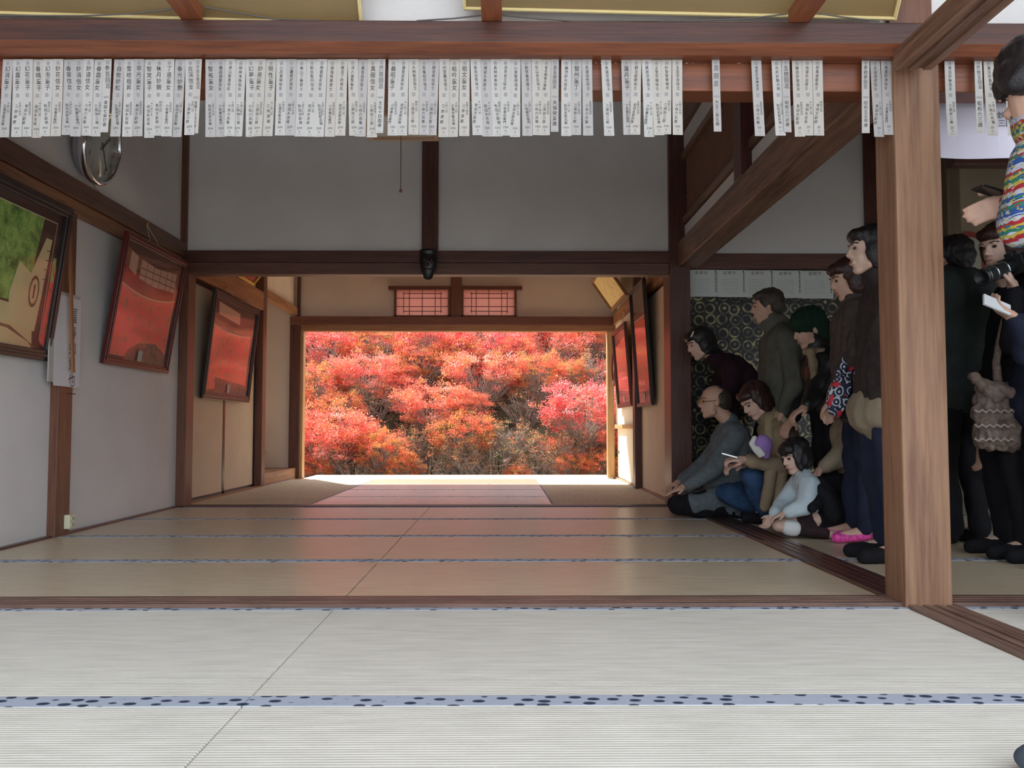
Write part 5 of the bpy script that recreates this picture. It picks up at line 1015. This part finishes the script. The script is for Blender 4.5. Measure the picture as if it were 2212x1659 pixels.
# navy coated person, right edge
J = standing(2285, 3.85, 1.60, (-1, .0), (2290, 560)); J['fw'] = Vector((-1, .1, -.2)); J['elL'] = PJ(2222, 760, 3.62); J['wrL'] = PJ(2196, 690, 3.66); J['hdL'] = Vector((-.8, 0, .5)); J['elR'] = PJ(2240, 740, 4.0); J['cuL'] = .6; J['pnL'] = Vector((.3, 0, 1))
person('person in a navy coat cut off by the right edge, holding a white phone', J, 'short', HAIRB, NAVY, BLK, BLK, puff=.03, hem=.3, vox=.008)
o = MB().bar(PJ(2124, 646, 3.62), PJ(2182, 671, 3.64), .055, .012, up=(0, -1, .5)).build('phone', plain('phone_white', (.72, .76, .80), .25), bevel=.003); tag(o, 'white phone held out at the right edge of the room', 'phone')
# knitted bag
KN = fabric('knit_beige', (.20, .15, .125), .3, 45); Yk = 4.02
t = empty('knitted_bag', PJ(2150, 985, Yk), 'beige cable-knit shoulder bag with scalloped bands right of the pillar', 'bag')
meld('body', [cap(PJ(2130, 850, Yk), .05, PJ(2180, 850, Yk), .05), cap(PJ(2128, 890, Yk), .06, PJ(2184, 890, Yk), .055), cap(PJ(2130, 945, Yk), .06, PJ(2184, 945, Yk), .06), cap(PJ(2130, 850, Yk), .05, PJ(2130, 945, Yk), .055), cap(PJ(2184, 850, Yk), .05, PJ(2184, 950, Yk), .06)], .008, KN, t, disp=.03, dsz=.03)
mb = MB()
for y_ in (888, 920, 950): mb.tube([PJ(2105+8*i, y_+(3 if i % 2 else -3), Yk-.075-.0*i) for i in range(12)], .006, 6)
mb.build('knit_band', fabric('knit_light', (.32, .26, .23), .2, 60), t, True)
meld('strap', [cap(PJ(2158, 845, Yk-.02), .022, PJ(2152, 780, Yk-.0), .02), cap(PJ(2152, 780, Yk), .02, PJ(2170, 690, Yk+.0), .018)], .008, KN, t, disp=.01)
meld('flap', [cap(PJ(2100, 812, Yk-.03), .022, PJ(2150, 852, Yk-.05), .04), cap(PJ(2150, 838, Yk-.05), .035, PJ(2190, 850, Yk-.05), .03)], .008, KN, t, disp=.02, dsz=.03)
# man in the patterned sweater, near right edge
def isle():
    m, N, L, B = newmat('knit_pattern'); tc = N.new('ShaderNodeTexCoord'); mp = N.new('ShaderNodeMapping'); mp.inputs['Rotation'].default_value = (0, math.radians(14), 0); L.new(tc.outputs['Object'], mp.inputs[0]); sp = N.new('ShaderNodeSeparateXYZ'); L.new(mp.outputs[0], sp.inputs[0])
    def M(op, a, b=None, v=None):
        n = N.new('ShaderNodeMath'); n.operation = op
        (L.new(a, n.inputs[0]) if not isinstance(a, (int, float)) else setattr(n.inputs[0], 'default_value', a))
        if b is not None: (L.new(b, n.inputs[1]) if not isinstance(b, (int, float)) else setattr(n.inputs[1], 'default_value', b))
        return n.outputs[0]
    xy = M('ADD', sp.outputs['X'], sp.outputs['Y']); zg_ = M('PINGPONG', M('MULTIPLY', xy, 1), .006)
    z = M('ADD', sp.outputs['Z'], M('MULTIPLY', zg_, .9)); fz = M('FRACT', M('DIVIDE', z, .150))
    r = N.new('ShaderNodeValToRGB'); r.color_ramp.interpolation = 'CONSTANT'; L.new(fz, r.inputs[0]); cs = [(0, (.02, .07, .26)), (.10, (.42, .44, .50)), (.20, (.32, .015, .025)), (.29, (.42, .32, .04)), (.37, (.02, .16, .09)), (.45, (.42, .32, .04)), (.52, (.32, .015, .025)), (.60, (.42, .44, .50)), (.72, (.02, .07, .26)), (.84, (.02, .16, .12)), (.93, (.42, .43, .5))]
    r.color_ramp.elements[0].color = (*cs[0][1], 1); r.color_ramp.elements[1].position = cs[1][0]; r.color_ramp.elements[1].color = (*cs[1][1], 1)
    for p_, c_ in cs[2:]: e = r.color_ramp.elements.new(p_); e.color = (*c_, 1)
    ck = N.new('ShaderNodeTexChecker'); ck.inputs['Scale'].default_value = 75; L.new(mp.outputs[0], ck.inputs['Vector']); v = N.new('ShaderNodeTexVoronoi'); v.inputs['Scale'].default_value = 38; v.inputs['Randomness'].default_value = .15; L.new(mp.outputs[0], v.inputs['Vector'])
    lt = M('LESS_THAN', v.outputs['Distance'], .33); mu = M('MULTIPLY', lt, ck.outputs['Fac'])
    da = M('PINGPONG', M('ADD', xy, sp.outputs['Z']), .011); db = M('PINGPONG', M('SUBTRACT', xy, sp.outputs['Z']), .011); dm = M('MULTIPLY', M('GREATER_THAN', da, .0055), M('GREATER_THAN', db, .0055)); mu = M('MAXIMUM', mu, 0.0)
    r2 = N.new('ShaderNodeValToRGB'); L.new(M('FRACT', M('ADD', fz, .34)), r2.inputs[0]); r2.color_ramp.interpolation = 'CONSTANT'
    r2.color_ramp.elements[0].color = r.color_ramp.elements[0].color; r2.color_ramp.elements[1].position = r.color_ramp.elements[1].position; r2.color_ramp.elements[1].color = r.color_ramp.elements[1].color
    for e0 in list(r.color_ramp.elements)[2:]: e1 = r2.color_ramp.elements.new(e0.position); e1.color = e0.color
    m0 = N.new('ShaderNodeMix'); m0.data_type = 'RGBA'; L.new(dm, m0.inputs[0]); L.new(r.outputs[0], m0.inputs[6]); L.new(r2.outputs[0], m0.inputs[7])
    mx = N.new('ShaderNodeMix'); mx.data_type = 'RGBA'; L.new(mu, mx.inputs[0]); L.new(m0.outputs[2], mx.inputs[6]); mx.inputs[7].default_value = (.42, .34, .10, 1); L.new(mx.outputs[2], B.inputs['Base Color']); B.inputs['Roughness'].default_value = .95
    return m
Ys = 2.62
J = standing(2450, Ys, 1.72, (.55, .83), (2222, 190)); J['fw'] = Vector((.50, .62, -.42)); J['up'] = Vector((.1, .1, 1)); J['neck'] = PJ(2240, 275, Ys-.02); sm = PJ(2310, 330, Ys)
J['shL'] = PJ(2240, 345, Ys-.02); J['shR'] = PJ(2440, 350, Ys-.1); J['elL'] = PJ(2204, 492, Ys-.04); J['wrL'] = PJ(2192, 430, Ys+.16); J['hdL'] = Vector((-.88, .1, -.32)); J['pnL'] = Vector((.1, 1, -.1)); J['cuL'] = .35; J['tsL'] = -1.0; J['elR'] = PJ(2500, 520, Ys)
person('man in a bright patterned knit sweater standing closest at the right edge', J, 'thick', HAIRB, isle(), BLK, BLK, puff=.0, hem=.0, vox=.006, topname='sweater', sleeve=.004, fold=.012)
o = MB().bar(PJ(2110, 404, Ys+.14), PJ(2162, 420, Ys+.15), .06, .009).build('phone', plain('phone_black', (.012, .012, .015), .25), bevel=.003); tag(o, 'black phone in the hand of the man in the patterned sweater', 'phone')
# rounded dark sock toe of an unseen visitor at the lower right corner
c_ = G(2212, 1668); t = empty('sock_toe', (c_.x+.02, c_.y, 0), 'dark blue-grey sock toe of an unseen visitor entering the lower right corner', 'bag')
meld('body', [ell_((c_.x+.035, c_.y-.025, .03), (.065, .05, .03)), ell_((c_.x+.10, c_.y-.04, .04), (.08, .07, .04))], .008, fabric('cloth_slate', (.07, .09, .12)), t)
